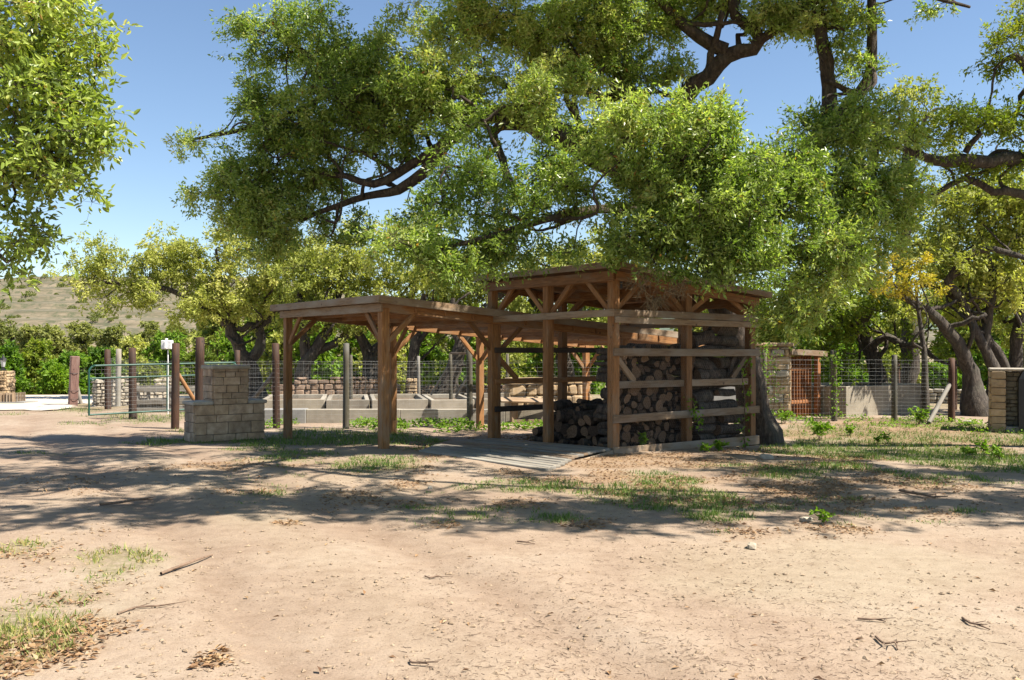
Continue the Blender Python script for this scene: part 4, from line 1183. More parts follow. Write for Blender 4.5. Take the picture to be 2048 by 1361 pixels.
    # fine twigs inside each clump
    nt_ = 5 if twig < .005 else 4
    tb_ = np.repeat(C, nt_, 0); td_ = unit(r.normal(0, 1, (nC * nt_, 3)) * np.array([1, 1, flat]))
    te_ = tb_ + td_ * cl_r * np.repeat(cs, nt_)[:, None] * (r.uniform(.5, 1.05, (nC * nt_, 1)) * np.where(r.random((nC * nt_, 1)) < .22, 1.7, 1.0))
    v3 = segs(tb_, te_, twig * .7, twig * .3, 3)
    V, Q = join([v1, v2, v3])
    mobj("branches", mk_mesh("branches", V - org, quads=Q, mats=[bark], smooth=True), root, Matrix.Translation(Vector(org)), kind="stuff")
    # leaves grow along those twigs
    n_tot = nC * n_per
    ti = r.integers(0, nt_, n_tot) + np.repeat(np.arange(nC) * nt_, n_per)
    f = r.random((n_tot, 1)) ** .7
    pos = tb_[ti] + (te_[ti] - tb_[ti]) * (.25 + .85 * f) + r.normal(0, 1, (n_tot, 3)) * cl_r * .17
    dv = unit(td_[ti] * .8 + r.normal(0, .6, (n_tot, 3)) + np.array([[0, 0, -.12]]))
    lowf = (fbm(C[:, 0] + .5 * C[:, 1], C[:, 2] - .3 * C[:, 1], 2.2, seed % 40 + 160, 2) - .5) * .9
    tint = np.clip(tmean + np.repeat(r.normal(0, .13, nC) + lowf, n_per) + r.normal(0, .15, n_tot), 0, .94)
    od = r.random(n_tot); tint = np.where(od < .012, r.uniform(.95, 1, n_tot), tint)
    sc = r.uniform(.55, 1.35, n_tot) * np.where(np.repeat(cs, n_per) > 1.42, 1.75, 1.0)
    me = leaf_mesh("crown", pos - org, dv, L * sc, Wd * sc, mat, tint, r, six=six)
    mobj("crown", me, root, Matrix.Translation(Vector(org)), kind="stuff")
    return root

# --- the great live oak over the shed
oak_limbs = [
    LP((1526, 885, 18.6, .33), (1511, 820, 18.5, .31), (1488, 740, 18.4, .30), (1458, 640, 18.3, .30), (1442, 560, 18.2, .32), (1432, 470, 18.0, .31)),
    LP((1432, 480, 18.0, .29), (1340, 400, 17.2, .26), (1205, 300, 16.5, .23), (1130, 262, 16.2, .21), (1050, 235, 16.0, .18), (965, 243, 15.9, .14), (885, 290, 16.0, .12), (845, 345, 16.2, .10), (790, 380, 16.4, .085), (700, 402, 16.7, .06), (600, 440, 17.0, .04)),
    LP((885, 292, 16.0, .10), (815, 330, 16.2, .085), (740, 368, 16.3, .075), (690, 352, 16.5, .055), (600, 345, 17.0, .04), (480, 350, 17.2, .03)),
    LP((965, 243, 15.9, .11), (830, 205, 16.2, .09), (720, 150, 16.6, .075), (620, 110, 17.0, .05), (540, 40, 17.2, .035)),
    LP((720, 150, 16.6, .06), (600, 220, 17.0, .045), (480, 260, 17.2, .035), (390, 280, 17.3, .025)),
    LP((1432, 480, 18.0, .24), (1350, 320, 17.4, .20), (1368, 192, 17.1, .17), (1415, 145, 16.9, .16), (1452, 102, 16.8, .15), (1505, 92, 16.7, .12), (1512, 60, 16.7, .10), (1468, 25, 16.6, .09), (1470, -60, 16.5, .07)),
    LP((1452, 102, 16.8, .13), (1405, 78, 16.8, .11), (1350, 32, 16.9, .09), (1290, -20, 17.0, .07)),
    LP((1505, 92, 16.7, .10), (1560, 60, 16.6, .08), (1620, 10, 16.5, .06), (1700, -30, 16.5, .05)),
    LP((1350, 320, 17.4, .13), (1275, 190, 17.3, .10), (1200, 197, 17.2, .085), (1110, 140, 17.0, .07), (1060, 40, 17.0, .05)),
    LP((1432, 500, 18.0, .22), (1540, 400, 17.2, .19), (1640, 270, 16.6, .15), (1656, 170, 16.4, .13), (1640, 40, 16.3, .11), (1630, -90, 16.2, .09)),
    LP((1640, 270, 16.6, .12), (1722, 165, 16.5, .10), (1742, 60, 16.4, .085), (1760, -60, 16.3, .07), (1850, -10, 16.6, .04), (1940, 15, 16.8, .025)),
    LP((1340, 400, 17.2, .12), (1215, 412, 15.2, .08), (1110, 442, 14.2, .055), (1000, 470, 13.8, .04), (850, 500, 13.4, .03)),
    LP((1432, 500, 18.0, .16), (1440, 430, 15.8, .11), (1410, 350, 14.2, .07), (1350, 310, 13.4, .04)),
    LP((1442, 540, 18.2, .15), (1600, 500, 16.6, .10), (1720, 430, 15.6, .07), (1790, 400, 15.4, .05)),
    LP((1130, 262, 16.2, .10), (990, 250, 15.5, .08), (1000, 320, 14.9, .06), (1030, 400, 14.4, .04)),
    [(np.array(pt(1470, -60, 16.5)), .09)] + LW((3.2, 14.0, 8.4, .085), (2.2, 11.0, 8.3, .08), (.5, 8.8, 8.1, .06), (-3.5, 7.8, 8.2, .04)),
    LW((2.2, 11.0, 8.3, .07), (5.0, 9.2, 8.1, .06), (8.5, 8.6, 8.0, .05), (12, 8.6, 7.9, .03)),
    LW((3.2, 14.0, 8.4, .07), (-1.0, 13.0, 8.6, .06), (-4.0, 12.0, 8.5, .05), (-6.0, 11, 8.3, .03)),
]
vis = [B(400, 290, 17.2, 75, 55), B(470, 375, 17.1, 110, 60), B(560, 445, 17.0, 80, 65), B(530, 500, 17, 40, 35, .7), B(520, 175, 17.2, 55, 55), B(560, 265, 17.0, 120, 75), B(610, 90, 17.2, 120, 80), B(700, 220, 16.5, 130, 95),
       B(640, 370, 17, 70, 60, .8), B(480, 60, 17.2, 30, 40, .8), B(850, 60, 17.0, 150, 90), B(860, 185, 15.8, 120, 90), B(1000, 110, 16.4, 120, 100), B(1070, 210, 15.0, 60, 70), B(960, 350, 14.4, 90, 60), B(1060, 390, 14.0, 110, 85, 1.1),
       B(840, 490, 13.4, 85, 50, 1.1), B(920, 545, 13.6, 70, 35, .9), B(760, 500, 13.5, 30, 30, .6), B(1000, 500, 14.0, 90, 50, .8), B(1120, 80, 17.2, 130, 80, .9), B(1280, 40, 17.4, 120, 50, .8), B(1240, 150, 17.2, 80, 55, .7),
       B(1330, 270, 13.5, 150, 75, 1.2), B(1430, 370, 13.4, 140, 105, 1.2), B(1280, 400, 13.4, 95, 85, 1.1), B(1480, 500, 13.7, 95, 60, 1.1), B(1330, 490, 13.5, 85, 50), B(1200, 250, 14.5, 60, 50, .8), B(1400, 560, 13.6, 50, 25, .8),
       B(1640, 40, 16.4, 105, 50), B(1680, 260, 15.4, 100, 70), B(1720, 400, 15.4, 130, 95, 1.1), B(1640, 520, 14.8, 95, 80, 1.1), B(1600, 620, 14.7, 75, 42), B(1745, 500, 15.2, 55, 55, .7), B(1580, 380, 14.3, 75, 110), B(1880, 15, 16.8, 80, 18, .8), B(1530, 30, 16.6, 70, 35, .7), B(1690, 120, 16.4, 60, 45, .55),
       B(1800, 250, 15.6, 55, 50, .6), B(700, 460, 17, 60, 40, .5), B(780, 290, 16.3, 60, 50, .7),
       B(930, 260, 15.0, 80, 50, .8), B(1120, 330, 14.6, 80, 60, .8), B(1180, 420, 13.9, 70, 60, .8), B(1130, 160, 15.6, 80, 50, .7), B(1210, 90, 17.0, 90, 60, .8), B(1330, 130, 17.2, 60, 50, .5), B(900, 420, 14.0, 60, 45, .7), B(1110, 500, 14.0, 70, 40, .7), B(1240, 500, 13.7, 60, 45, .7), B(760, 130, 16.6, 90, 70, .6), B(1400, 20, 17.0, 80, 40, .6), B(640, 300, 16.6, 80, 60, .5), B(820, 420, 16.0, 40, 30, .4), B(1200, 20, 17.0, 120, 50, .7), B(1420, 0, 17.0, 90, 35, .7), B(700, 40, 17.0, 100, 60, .6), B(950, 20, 16.8, 120, 50, .6), B(1560, 20, 16.4, 60, 40, .6), B(430, 340, 17.2, 60, 40, .7), B(500, 440, 17.1, 60, 50, .7)]
off = []
for i, x_ in enumerate((-6.0, -3.6, -1.2, 1.2, 3.6, 6.0, 8.4, 10.8, 13.2)):
    off.append(WB(x_, 7.6 + .5 * math.sin(i * 2.3) + .02 * x_, 7.9 + .3 * math.sin(i * 1.7), 1.5, 1.15, .6, .62))
    off.append(WB(x_ + .8, 10.0 + .3 * math.sin(i * 1.9), 8.1 + .3 * math.cos(i * 2.1), 1.5, 1.2, .6, .55))
off += [WB(-5.5, 12.4, 8.6, 1.8, 1.2, .6, .65), WB(-2.8, 12.5, 8.8, 1.6, 1.1, .6, .65), WB(-.4, 12.2, 8.7, 1.5, 1.0, .6, .65), WB(1.6, 12.6, 8.9, 1.2, .9, .5, .6), WB(9.6, 12.2, 8.2, 1.6, 1.0, .6, .6), WB(11.5, 13.5, 8.0, 2.2, 1.5, .7, .4)]
off += [WB(7.6, 14.2, 9.1, 1.7, 1.0, .6, .8), WB(9.8, 14.4, 9.0, 1.7, 1.1, .6, .8), WB(5.6, 15.6, 9.4, 1.7, 1.3, .6, .75), WB(8.4, 16.2, 9.5, 1.8, 1.2, .6, .75), WB(3.0, 15.8, 9.5, 1.7, 1.3, .6, .7), WB(.8, 15.2, 9.5, 1.4, 1.1, .6, .4), WB(5.0, 17.5, 9.8, 1.8, 1.3, .6, .65), WB(1.8, 17.6, 9.8, 1.6, 1.0, .6, .4), WB(-1.2, 16.6, 9.6, 1.5, 1.0, .6, .3), WB(.4, 15.8, 9.2, 1.5, 1.0, .5, .8), WB(-1.5, 14.6, 9.2, 1.6, 1.2, .6, .6)]
def oak_keep(C):
    px = 1024 + C[:, 0] / C[:, 1] * FPX; py = HZ - (C[:, 2] - EYE) / C[:, 1] * FPX
    gapm = ((px > 1500) & (px < 1640) & (py > 110) & (py < 215)) | ((px > 1755) & (px < 1960) & (py > 40) & (py < 205)) | ((px > 690) & (px < 850) & (py > 330) & (py < 425) & (C[:, 1] > 15)) | ((px > 1400) & (px < 1500) & (py > 110) & (py < 175))
    low = (px > 960) & (px < 1520) & (py > 600)
    return ~(gapm | low)
grow("live_oak", "huge spreading live oak with its trunk behind the woodshed", oak_limbs, vis, M_OAKL, dens=43, n_per=138, cl_r=.28, L=.081, Wd=.030, seed=5, keep=oak_keep, tmean=.64, gap=.31, twig=.0048, side=.55, extra=(off, 14.5))

# --- near tree hanging in from the left
grow("broadleaf_tree", "leafy near tree hanging into the left edge of the view",
     [LW((-5.2, 5.2, 0, .16), (-5.0, 5.2, 1.6, .13), (-4.7, 5.3, 2.8, .12), (-4.3, 5.4, 3.8, .10)),
      LW((-4.7, 5.3, 2.8, .08), (-3.9, 5.3, 3.1, .05), (-3.2, 5.4, 3.2, .03), (-2.7, 5.4, 3.1, .015)),
      LW((-4.3, 5.4, 3.8, .07), (-3.6, 5.4, 3.9, .045), (-2.9, 5.5, 3.7, .02)),
      LW((-4.9, 5.2, 2.2, .07), (-4.0, 5.2, 2.5, .04), (-3.3, 5.3, 2.4, .02), (-2.9, 5.3, 2.1, .01)),
      LW((-4.3, 5.4, 3.8, .06), (-3.9, 5.5, 4.6, .04), (-3.4, 5.6, 4.9, .02))],
     [B(60, 90, 5.4, 140, 120), B(150, 60, 5.4, 70, 60, .7), B(120, 250, 5.3, 110, 90), B(180, 280, 5.4, 70, 70, .5), B(40, 330, 5.3, 110, 90), B(140, 370, 5.3, 70, 40, .6), B(50, 460, 5.3, 70, 60, .8), B(15, 540, 5.2, 35, 40, .7), B(90, 180, 5.4, 110, 90), B(-120, 200, 5.4, 120, 250, .7), B(30, -80, 5.4, 170, 90, .8)],
     M_OAKL2, dens=215, n_per=36, cl_r=.12, L=.047, Wd=.018, seed=17, twig=.0018, six=True, tmean=.5, step=.12, gap=.33)

# --- olive coloured oaks behind the garden
BG = "olive oaks behind the garden"
def bgp(*a, **k):
    d = dict(dens=9.0, n_per=96, cl_r=.42, L=.13, Wd=.06, group=BG, bark=M_BARK2, twig=.006, sides=10, gap=.30, side=.8); d.update(k)
    return grow(*a, **d)
bgp("olive_oak", "yellow green oak with a crooked forked trunk behind the stone pedestal",
    [LP((515, 800, 34, .30), (510, 750, 34, .25), (503, 718, 34, .23), (485, 698, 34, .24), (455, 672, 33.8, .20), (435, 645, 33.6, .15), (380, 600, 33.5, .11), (300, 570, 33.4, .08), (200, 565, 33.4, .05), (150, 570, 33.4, .03)),
     LP((503, 718, 34, .20), (522, 690, 34, .18), (520, 660, 34, .16), (498, 650, 34, .14), (470, 655, 34, .11), (440, 560, 34, .08), (430, 500, 34, .05)),
     LP((520, 660, 34, .14), (560, 610, 34, .11), (600, 560, 34, .08), (640, 520, 34, .05))],
    [B(175, 555, 33.4, 70, 50, .8), B(190, 510, 33.4, 45, 30, .7), B(300, 530, 33.5, 80, 45), B(250, 590, 33.5, 70, 40, .6), B(380, 500, 34, 90, 50), B(460, 470, 34, 70, 45), B(420, 590, 33.6, 110, 60), B(540, 550, 34, 100, 60), B(600, 510, 34, 80, 50), B(330, 580, 33.5, 80, 50), B(520, 620, 34, 80, 40, .7)], M_OLIVE, seed=31, tmean=.58, dens=11.5)
bgp("olive_oak", "olive oak leaning right behind the left pergola post",
    [LP((600, 800, 32.5, .30), (608, 750, 32.5, .25), (622, 715, 32.5, .22), (640, 690, 32.5, .19), (660, 640, 32.5, .16), (680, 580, 32.5, .13), (690, 520, 32.5, .08)),
     LP((616, 730, 32.5, .22), (612, 690, 32.5, .18), (612, 640, 32.5, .15), (590, 590, 32.5, .1)),
     LP((630, 705, 32.5, .16), (670, 680, 32.5, .12), (730, 640, 32.5, .08))],
    [B(640, 560, 32.5, 90, 70), B(720, 520, 32.5, 90, 60), B(600, 630, 32.5, 70, 45, .8), B(700, 620, 32.5, 90, 50, .8), B(760, 470, 33, 80, 50, .8), B(660, 670, 32, 50, 25, .4)], M_OLIVE, seed=32, tmean=.5, dens=11)
bgp("olive_oak", "olive oak with a broad forked trunk between the pergola posts",
    [LP((740, 800, 33, .31), (740, 750, 33, .27), (742, 715, 33, .26), (728, 685, 33, .18), (705, 650, 33, .18), (690, 600, 33, .12)),
     LP((742, 712, 33, .20), (765, 690, 33, .18), (790, 660, 33, .15), (820, 600, 33, .12), (840, 540, 33, .07))],
    [B(800, 560, 33, 100, 60), B(870, 600, 33, 80, 50, .8), B(830, 460, 34, 70, 45, .7), B(780, 630, 33, 70, 35, .6), B(900, 660, 32, 60, 40, .6)], M_OLIVE, seed=33, tmean=.48)
bgp("olive_oak", "upright dark trunked oak right of the middle pergola posts",
    [LP((826, 810, 31.5, .24), (825, 750, 31.5, .2), (826, 700, 31.5, .18), (832, 650, 31.5, .15), (850, 580, 31.5, .09)),
     LP((826, 700, 31.5, .1), (870, 650, 31.5, .08), (920, 620, 31.5, .05))],
    [B(930, 610, 31.5, 80, 45, .8), B(870, 560, 31.5, 80, 50, .7), B(960, 560, 32, 70, 50, .7)], M_OLIVE, seed=34, tmean=.42)
bgp("olive_oak", "leaning oak behind the rear corner of the pergola",
    [LP((890, 800, 30.5, .3), (905, 740, 30.5, .25), (920, 690, 30.5, .22), (950, 640, 30.5, .18), (1000, 590, 30.5, .12), (1050, 540, 30.5, .07)),
     LP((920, 690, 30.5, .14), (900, 650, 30.5, .1), (905, 600, 30.5, .07))],
    [B(1020, 600, 30.5, 90, 60), B(1100, 540, 31, 100, 60), B(980, 500, 31, 80, 50, .7), B(1080, 660, 30.5, 80, 45, .9), B(1020, 700, 30, 60, 40, .6)], M_OLIVE, seed=35, tmean=.5)
bgp("olive_oak", "olive oak filling the gap behind the woodshed roof",
    [LP((1140, 810, 31, .3), (1135, 740, 31, .26), (1130, 690, 31, .22), (1150, 620, 31, .15), (1180, 540, 31, .09)),
     LP((1130, 690, 31, .13), (1090, 640, 31, .1), (1060, 600, 31, .06))],
    [B(1160, 560, 31, 110, 60), B(1230, 500, 31, 90, 55, .8), B(1140, 660, 30.5, 90, 45, .9), B(1220, 640, 31, 80, 50, .8), B(1300, 560, 32, 90, 60, .8)], M_OLIVE, seed=36, tmean=.5)
# --- oaks on the right
RG = "oaks on the right behind the fence"
bgp("live_oak", "dark oak with a leaning trunk behind the stone hut",
    [LP((1760, 800, 28, .29), (1752, 745, 28, .24), (1735, 700, 28, .21), (1715, 655, 28, .18), (1690, 600, 28, .14), (1660, 540, 28, .09)),
     LP((1735, 700, 28, .12), (1775, 672, 27.6, .10), (1812, 690, 27.4, .085), (1845, 690, 27.2, .07), (1880, 722, 27, .05), (1930, 735, 27, .03)),
     LP((1715, 655, 28, .16), (1760, 600, 28, .12), (1810, 560, 28, .08))],
    [B(1640, 640, 28, 90, 60, 1), B(1720, 590, 28, 110, 60), B(1570, 600, 28.5, 90, 70), B(1800, 620, 27.8, 90, 50, .8), B(1850, 690, 27.2, 70, 30, .5), B(1660, 720, 28.5, 90, 40, .8), B(1480, 640, 29, 70, 60, .8)], M_DARKL, seed=41, tmean=.55, group=RG)
bgp("live_oak", "gnarled many trunked oak at the far right behind the fireplace",
    [LP((1950, 812, 25.5, .29), (1946, 770, 25.5, .24), (1938, 745, 25.5, .22), (1915, 700, 25.3, .18), (1890, 655, 25.2, .15), (1860, 620, 25, .12), (1800, 590, 24.8, .09), (1740, 580, 24.6, .06)),
     LP((1980, 800, 25.7, .2), (1992, 745, 25.7, .17), (1970, 700, 25.6, .14), (1945, 650, 25.5, .12), (1915, 585, 25.4, .11), (1900, 570, 25.3, .10), (1930, 520, 25.2, .10), (1965, 500, 25, .09), (2010, 505, 24.8, .08), (2060, 520, 24.6, .07)),
     LP((2005, 800, 26, .2), (2015, 740, 26, .17), (1995, 690, 26, .15), (1950, 620, 26, .12), (1900, 585, 26, .09), (1850, 575, 26, .06)),
     LP((2030, 800, 26.2, .22), (2034, 720, 26.2, .19), (2036, 660, 26.2, .16), (2050, 600, 26.2, .13), (2030, 560, 26.2, .08)),
     LP((1970, 700, 25.6, .12), (1975, 620, 25.6, .1), (1985, 560, 25.6, .09), (1950, 450, 25.6, .07))],
    [B(1940, 420, 25.6, 100, 60, 1.2), B(2010, 400, 25.6, 90, 60, 1.2), B(1990, 560, 25.6, 80, 60, 1.0), B(1880, 500, 25.4, 90, 60, 1.1), B(2040, 480, 25.8, 70, 70, 1.2), B(1930, 590, 26.5, 90, 45, .8), B(2030, 570, 27, 80, 60, .9), B(1830, 610, 25, 60, 30, .4), B(2050, 640, 26.5, 60, 60, .6), B(1960, 640, 26.5, 60, 40, .35)], M_OLIVE, seed=42, tmean=.5, group=RG, dens=12)
bgp("yellow_sapling", "tree with a patch of bright yellow leaves right of the great oak",
    [LP((1850, 800, 23.8, .08), (1848, 700, 23.8, .07), (1835, 620, 23.8, .05), (1830, 560, 23.8, .035)), LP((1835, 620, 23.8, .03), (1780, 560, 23.6, .02), (1740, 500, 23.6, .015))],
    [B(1840, 555, 23.8, 55, 38, 1.1), B(1760, 545, 23.6, 40, 50, .7), B(1730, 490, 23.6, 35, 30, .6), B(1800, 590, 23.8, 50, 20, .6)], M_YELL, seed=43, tmean=.5, group=None, dens=14, cl_r=.3, L=.09, Wd=.04)
bgp("live_oak", "oak reaching in from the right with one long level limb",
    [LW((11.0, 17.5, -.2, .42), (10.9, 17.4, 1.4, .34), (10.6, 17.2, 2.8, .30), (10.2, 17.0, 4.2, .28), (10.0, 16.8, 5.6, .22), (9.6, 16.6, 7.2, .15)),
     [(np.array([10.4, 17.1, 4.5]), .15)] + LP((2040, 312, 16.8, .125), (1985, 318, 16.7, .115), (1930, 306, 16.6, .105), (1880, 312, 16.4, .085), (1830, 300, 16.3, .06), (1780, 290, 16.2, .035)),
     [(np.array([10.6, 17.2, 3.7]), .10)] + LP((2048, 385, 17, .085), (1990, 380, 17, .07), (1930, 352, 17, .058), (1870, 385, 17, .042), (1820, 400, 17, .022)),
     [(np.array([10.0, 16.8, 5.6]), .14)] + LP((2060, 150, 16.6, .1), (2030, 110, 16.5, .06), (1990, 140, 16.5, .03))],
    [B(1890, 255, 16.4, 70, 32), B(1960, 245, 16.5, 80, 38), B(2030, 230, 16.6, 70, 45), B(2015, 110, 16.5, 40, 65, .8), B(2060, 60, 16.6, 60, 60, .8), B(2000, 335, 17, 90, 35, .9), B(1900, 335, 16.7, 80, 30, .8), B(1840, 280, 16.3, 50, 35, .8), B(2120, 250, 17, 80, 150, .5)],
    M_DARKL, seed=44, tmean=.6, dens=26, n_per=95, cl_r=.27, L=.08, Wd=.034, group=RG, twig=.0045, gap=.2)
bgp("live_oak", "pale topped oak rising behind the great oak on the right",
    [LP((1810, 820, 29.5, .32), (1812, 700, 29.5, .26), (1815, 500, 29.5, .2), (1818, 350, 29.5, .14), (1825, 240, 29.5, .08)),
     LP((1818, 350, 29.5, .09), (1855, 230, 29.5, .06), (1890, 215, 29.5, .03))],
    [B(1830, 190, 29.5, 60, 32, .8), B(1800, 250, 29.5, 60, 40, .7), B(1860, 330, 29.5, 70, 60, .7), B(1760, 330, 29.5, 80, 60, .7), B(1890, 240, 29.5, 25, 20, .5), B(1850, 420, 29.5, 80, 50, .7)], M_OLIVE, seed=45, tmean=.45, group=RG)

# --- bushes and trees beyond the road and behind the garden
def bush(name, label, px, base_py, top_py, D, wpx, mat, seed, group, n=26, leaf=.16, tm=.5, cat="tree", per=70):
    k = D / FPX
    x = at(px, D); zg_ = G(x, D); ztop = zt(top_py, D); zb = min(zg_ + .2, zt(base_py, D)) if base_py else zg_ + .3
    h = ztop - zg_
    w = wpx * k
    rr = random.Random(seed)
    limbs = [LW((x, D, zg_ - .2, .035 * h + .02), (x + rr.uniform(-.1, .1) * w, D, zg_ + .3 * h, .028 * h), (x + rr.uniform(-.2, .2) * w, D, zg_ + .6 * h, .018 * h), (x, D, zg_ + .8 * h, .008 * h)),
             LW((x, D, zg_ + .2 * h, .02 * h), (x - .3 * w, D, zg_ + .5 * h, .013 * h), (x - .6 * w, D, zg_ + .7 * h, .006 * h)),
             LW((x, D, zg_ + .25 * h, .02 * h), (x + .3 * w, D, zg_ + .55 * h, .013 * h), (x + .6 * w, D, zg_ + .7 * h, .006 * h))]
    blobs = []
    lo = max((zb - zg_) / h, .08)
    for i in range(6):
        f = lo + (1 - lo) * (i + .5) / 6
        wd = w * (.55 + .45 * math.sin(math.pi * min(1, .25 + .7 * f)))
        blobs.append(WB(x + rr.uniform(-.25, .25) * w, D + rr.uniform(-.15, .15) * w, zg_ + f * h, wd * .8, wd * .6, (1 - lo) * h * .16, 1))
    area = sum(math.pi * b[1][0] * b[1][2] for b in blobs)
    return grow(name, label, limbs, blobs, mat, dens=n / area * 6, n_per=per, cl_r=.16 * (w + h) * .5 * .55, L=leaf, Wd=leaf * .5, seed=seed, group=group, bark=M_BARK2, twig=.004 * h, cat=cat, tmean=tm, sides=7, step=.8, gap=.28)
bd = [("bright green roundheaded tree behind the lantern pillar", 15, 700, 46, 50), ("tall dark green tree right of the lantern pillar", 75, 688, 52, 45), ("broad green tree left of the maroon timber post", 140, 712, 44, 55),
      ("green tree directly behind the maroon timber post", 200, 700, 50, 42), ("tall fresh green tree behind the gate's left end", 258, 682, 54, 50), ("green tree behind the white post box", 335, 672, 56, 60),
      ("low green tree far behind the stone pedestal", 405, 705, 45, 50), ("bright green tree behind the crooked oak trunk", 470, 668, 55, 60), ("dark rounded bush at the foot of the hill road", 108, 735, 42, 30), ("low bush behind the gate's middle rail", 300, 735, 43, 40)]
for i, (lb_, px, ty, D, w) in enumerate(bd):
    bush("thicket_tree", lb_, px, 785, ty, D, w, (M_BUSH, M_DARKL, M_BUSH, M_BUSH, M_OLIVE)[i % 5], 200 + i, "green trees beyond the pale road", n=34, leaf=.2, tm=.2 + .6 * ((i * 37) % 10) / 10, per=46)
sb = [("leafy shrub below the left pergola roof", 565, 45, 660), ("leafy shrub between the left pergola posts", 640, 44, 650), ("leafy shrub beside the broad forked oak", 700, 45, 655), ("leafy shrub behind the front pergola post", 775, 44, 650), ("leafy shrub behind the small ochre pillar", 850, 45, 655),
      ("leafy shrub at the pergola's rear corner", 925, 44, 650), ("leafy shrub behind the woodshed entrance", 1000, 44, 655), ("leafy shrub above the ochre wall", 1085, 45, 650), ("leafy shrub behind the firewood heap", 1170, 44, 650),
      ("leafy shrub just right of the great oak trunk", 1560, 42, 640), ("leafy shrub behind the wooden slat door", 1640, 43, 640), ("leafy shrub left of the leaning dark oak", 1700, 42, 660), ("leafy shrub behind the concrete tank", 1790, 43, 710), ("leafy shrub left of the many trunked oak", 1880, 43, 735), ("leafy shrub behind the many trunked oak", 1990, 43, 690), ("leafy shrub at the right edge behind the fireplace", 2060, 42, 680)]
for i, (lb_, px, D, ty) in enumerate(sb):
    bush("understory_shrub", lb_, px, 800, ty, D, 62, M_BUSH if i % 3 else M_OLIVE, 240 + i, "shrubs behind the garden", n=26, leaf=.2, tm=.45, cat="shrub", per=44)
fr = [(10, 640, 150, 45), (60, 655, 130, 40), (105, 660, 120, 32), (160, 648, 150, 50), (225, 655, 140, 45), (290, 650, 150, 45), (345, 655, 130, 40), (410, 650, 140, 45), (480, 655, 150, 40), (550, 650, 150, 45), (640, 650, 150, 50), (740, 650, 150, 50)]
FL = ["far olive tree at the left edge below the hill", "far olive tree just right of the left edge", "small far tree with a bare stem", "broad far tree below the hillside", "far tree above the maroon timber post", "far tree left of the white box", "far tree right of the white box", "far tree behind the stone pedestal", "far tree behind the crooked oak", "far tree behind the left pergola corner", "far tree behind the left pergola bay", "far tree behind the middle pergola bay"]
for i, (px, ty, D, w) in enumerate(fr):
    bush("far_tree", FL[i], px, 700, ty, D, w, M_FAR, 300 + i, "far trees below the hill", n=26, leaf=.5, tm=.3 + .5 * ((i * 29) % 10) / 10, per=34)
r_ = random.Random(5)
for i in range(90):
    px = r_.uniform(-10, 480); D = r_.uniform(262, 425)
    x = at(px, D); z = float(hillf(np.array(x), np.array(D))); s_ = .4 + 1.9 * r_.random() ** 2.5
    n = 160
    g = np.random.default_rng(400 + i)
    d = unit(g.normal(0, 1, (n, 3))); d[:, 2] = np.abs(d[:, 2])
    pos = d * g.random((n, 1)) ** .4 * np.array([s_ * 1.3, s_ * 1.3, s_])
    me = leaf_mesh("hill_shrub", pos, unit(d + g.normal(0, .6, (n, 3))), .7 * s_ * .6 + .1, .4 * s_ * .6 + .05, M_FAR, np.clip(g.normal(.2, .15, n), 0, 1), g)
    o = mobj("hill_shrub", me, None, Matrix.Translation((x, D, z - .1)), label=("tiny" if s_ < .7 else "small" if s_ < 1.4 else "large") + " dark shrub on the " + ("lower slope" if D < 315 else "middle terraces" if D < 375 else "upper terraces") + " of the hillside " + ("at the far left" if px < 120 else "left of the white box" if px < 330 else "behind the crooked oak"), cat="shrub", group="shrubs on the hillside")
# wooded mass behind everything on the right half
mb = [("distant oak behind the woodshed roof", 1290, 620), ("distant oak behind the great oak trunk", 1400, 600), ("distant oak right of the great oak trunk", 1510, 600), ("distant oak behind the stone hut roof", 1600, 600), ("distant oak above the slat door", 1700, 610), ("distant oak behind the tank and fence", 1790, 640), ("distant oak seen through the many trunked oak", 1950, 620), ("distant oak at the right edge", 2050, 600), ("distant oak behind the pergola's far end", 1180, 600), ("distant oak behind the woodshed's left post", 1060, 600), ("distant oak behind the leaning oak", 950, 610), ("distant oak behind the upright trunk", 840, 610), ("distant oak behind the broad forked trunk", 730, 610), ("distant oak behind the pergola's left bay", 630, 575), ("distant oak behind the crooked oak's crown", 540, 570), ("distant oak at the crown edge of the crooked oak", 430, 600), ("tall distant oak filling the right edge", 1990, 470), ("tall distant oak above the many trunked oak", 1900, 480)]
for i, (lb_, px, ty) in enumerate(mb):
    bush("distant_oak", lb_, px, 790, ty, 56 + (i * 13) % 7, 80, M_OLIVE if i % 2 else M_DARKL, 360 + i, "distant oaks closing the view", n=26, leaf=.36, tm=.5, per=40)

# ------------------------------------------------------------------ ground details
gr = np.random.default_rng(77)
def in_view(x, y, m=60):
    px = 1024 + x / y * FPX; return (px > -m) & (px < 2048 + m)
def clear(x, y):
    """keep plants out of the pedestal, ramp and other solids"""
    dx = x - NC.x; dy = y - NC.y
    t = dx * U.x + dy * U.y; v = dx * Vv.x + dy * Vv.y
    ramp_in = (t < .05) & (t > -2.3) & (v > np.interp(-t, [0, .86, 1.22, 2.3], [.0, -.35, -.5, -1.15])) & (v < np.interp(-t, [0, .86, 1.25, 2.3], [3.2, 3.2, 2.95, 1.97]))
    a = (x - sp0.x) * U.x + (y - sp0.y) * U.y; b = (x - sp0.x) * Vv.x + (y - sp0.y) * Vv.y
    ped = (a > -.03) & (a < SPL + .03) & (b > -.03) & (b < SPD + .03)
    return ~(ramp_in | ped)
def sample(n, ylo, yhi):
    """points spread evenly over the picture's ground"""
    D = 1 / gr.uniform(1 / yhi, 1 / ylo, n * 3)
    x = gr.uniform(-.58, .58, n * 3) * D
    return x, D
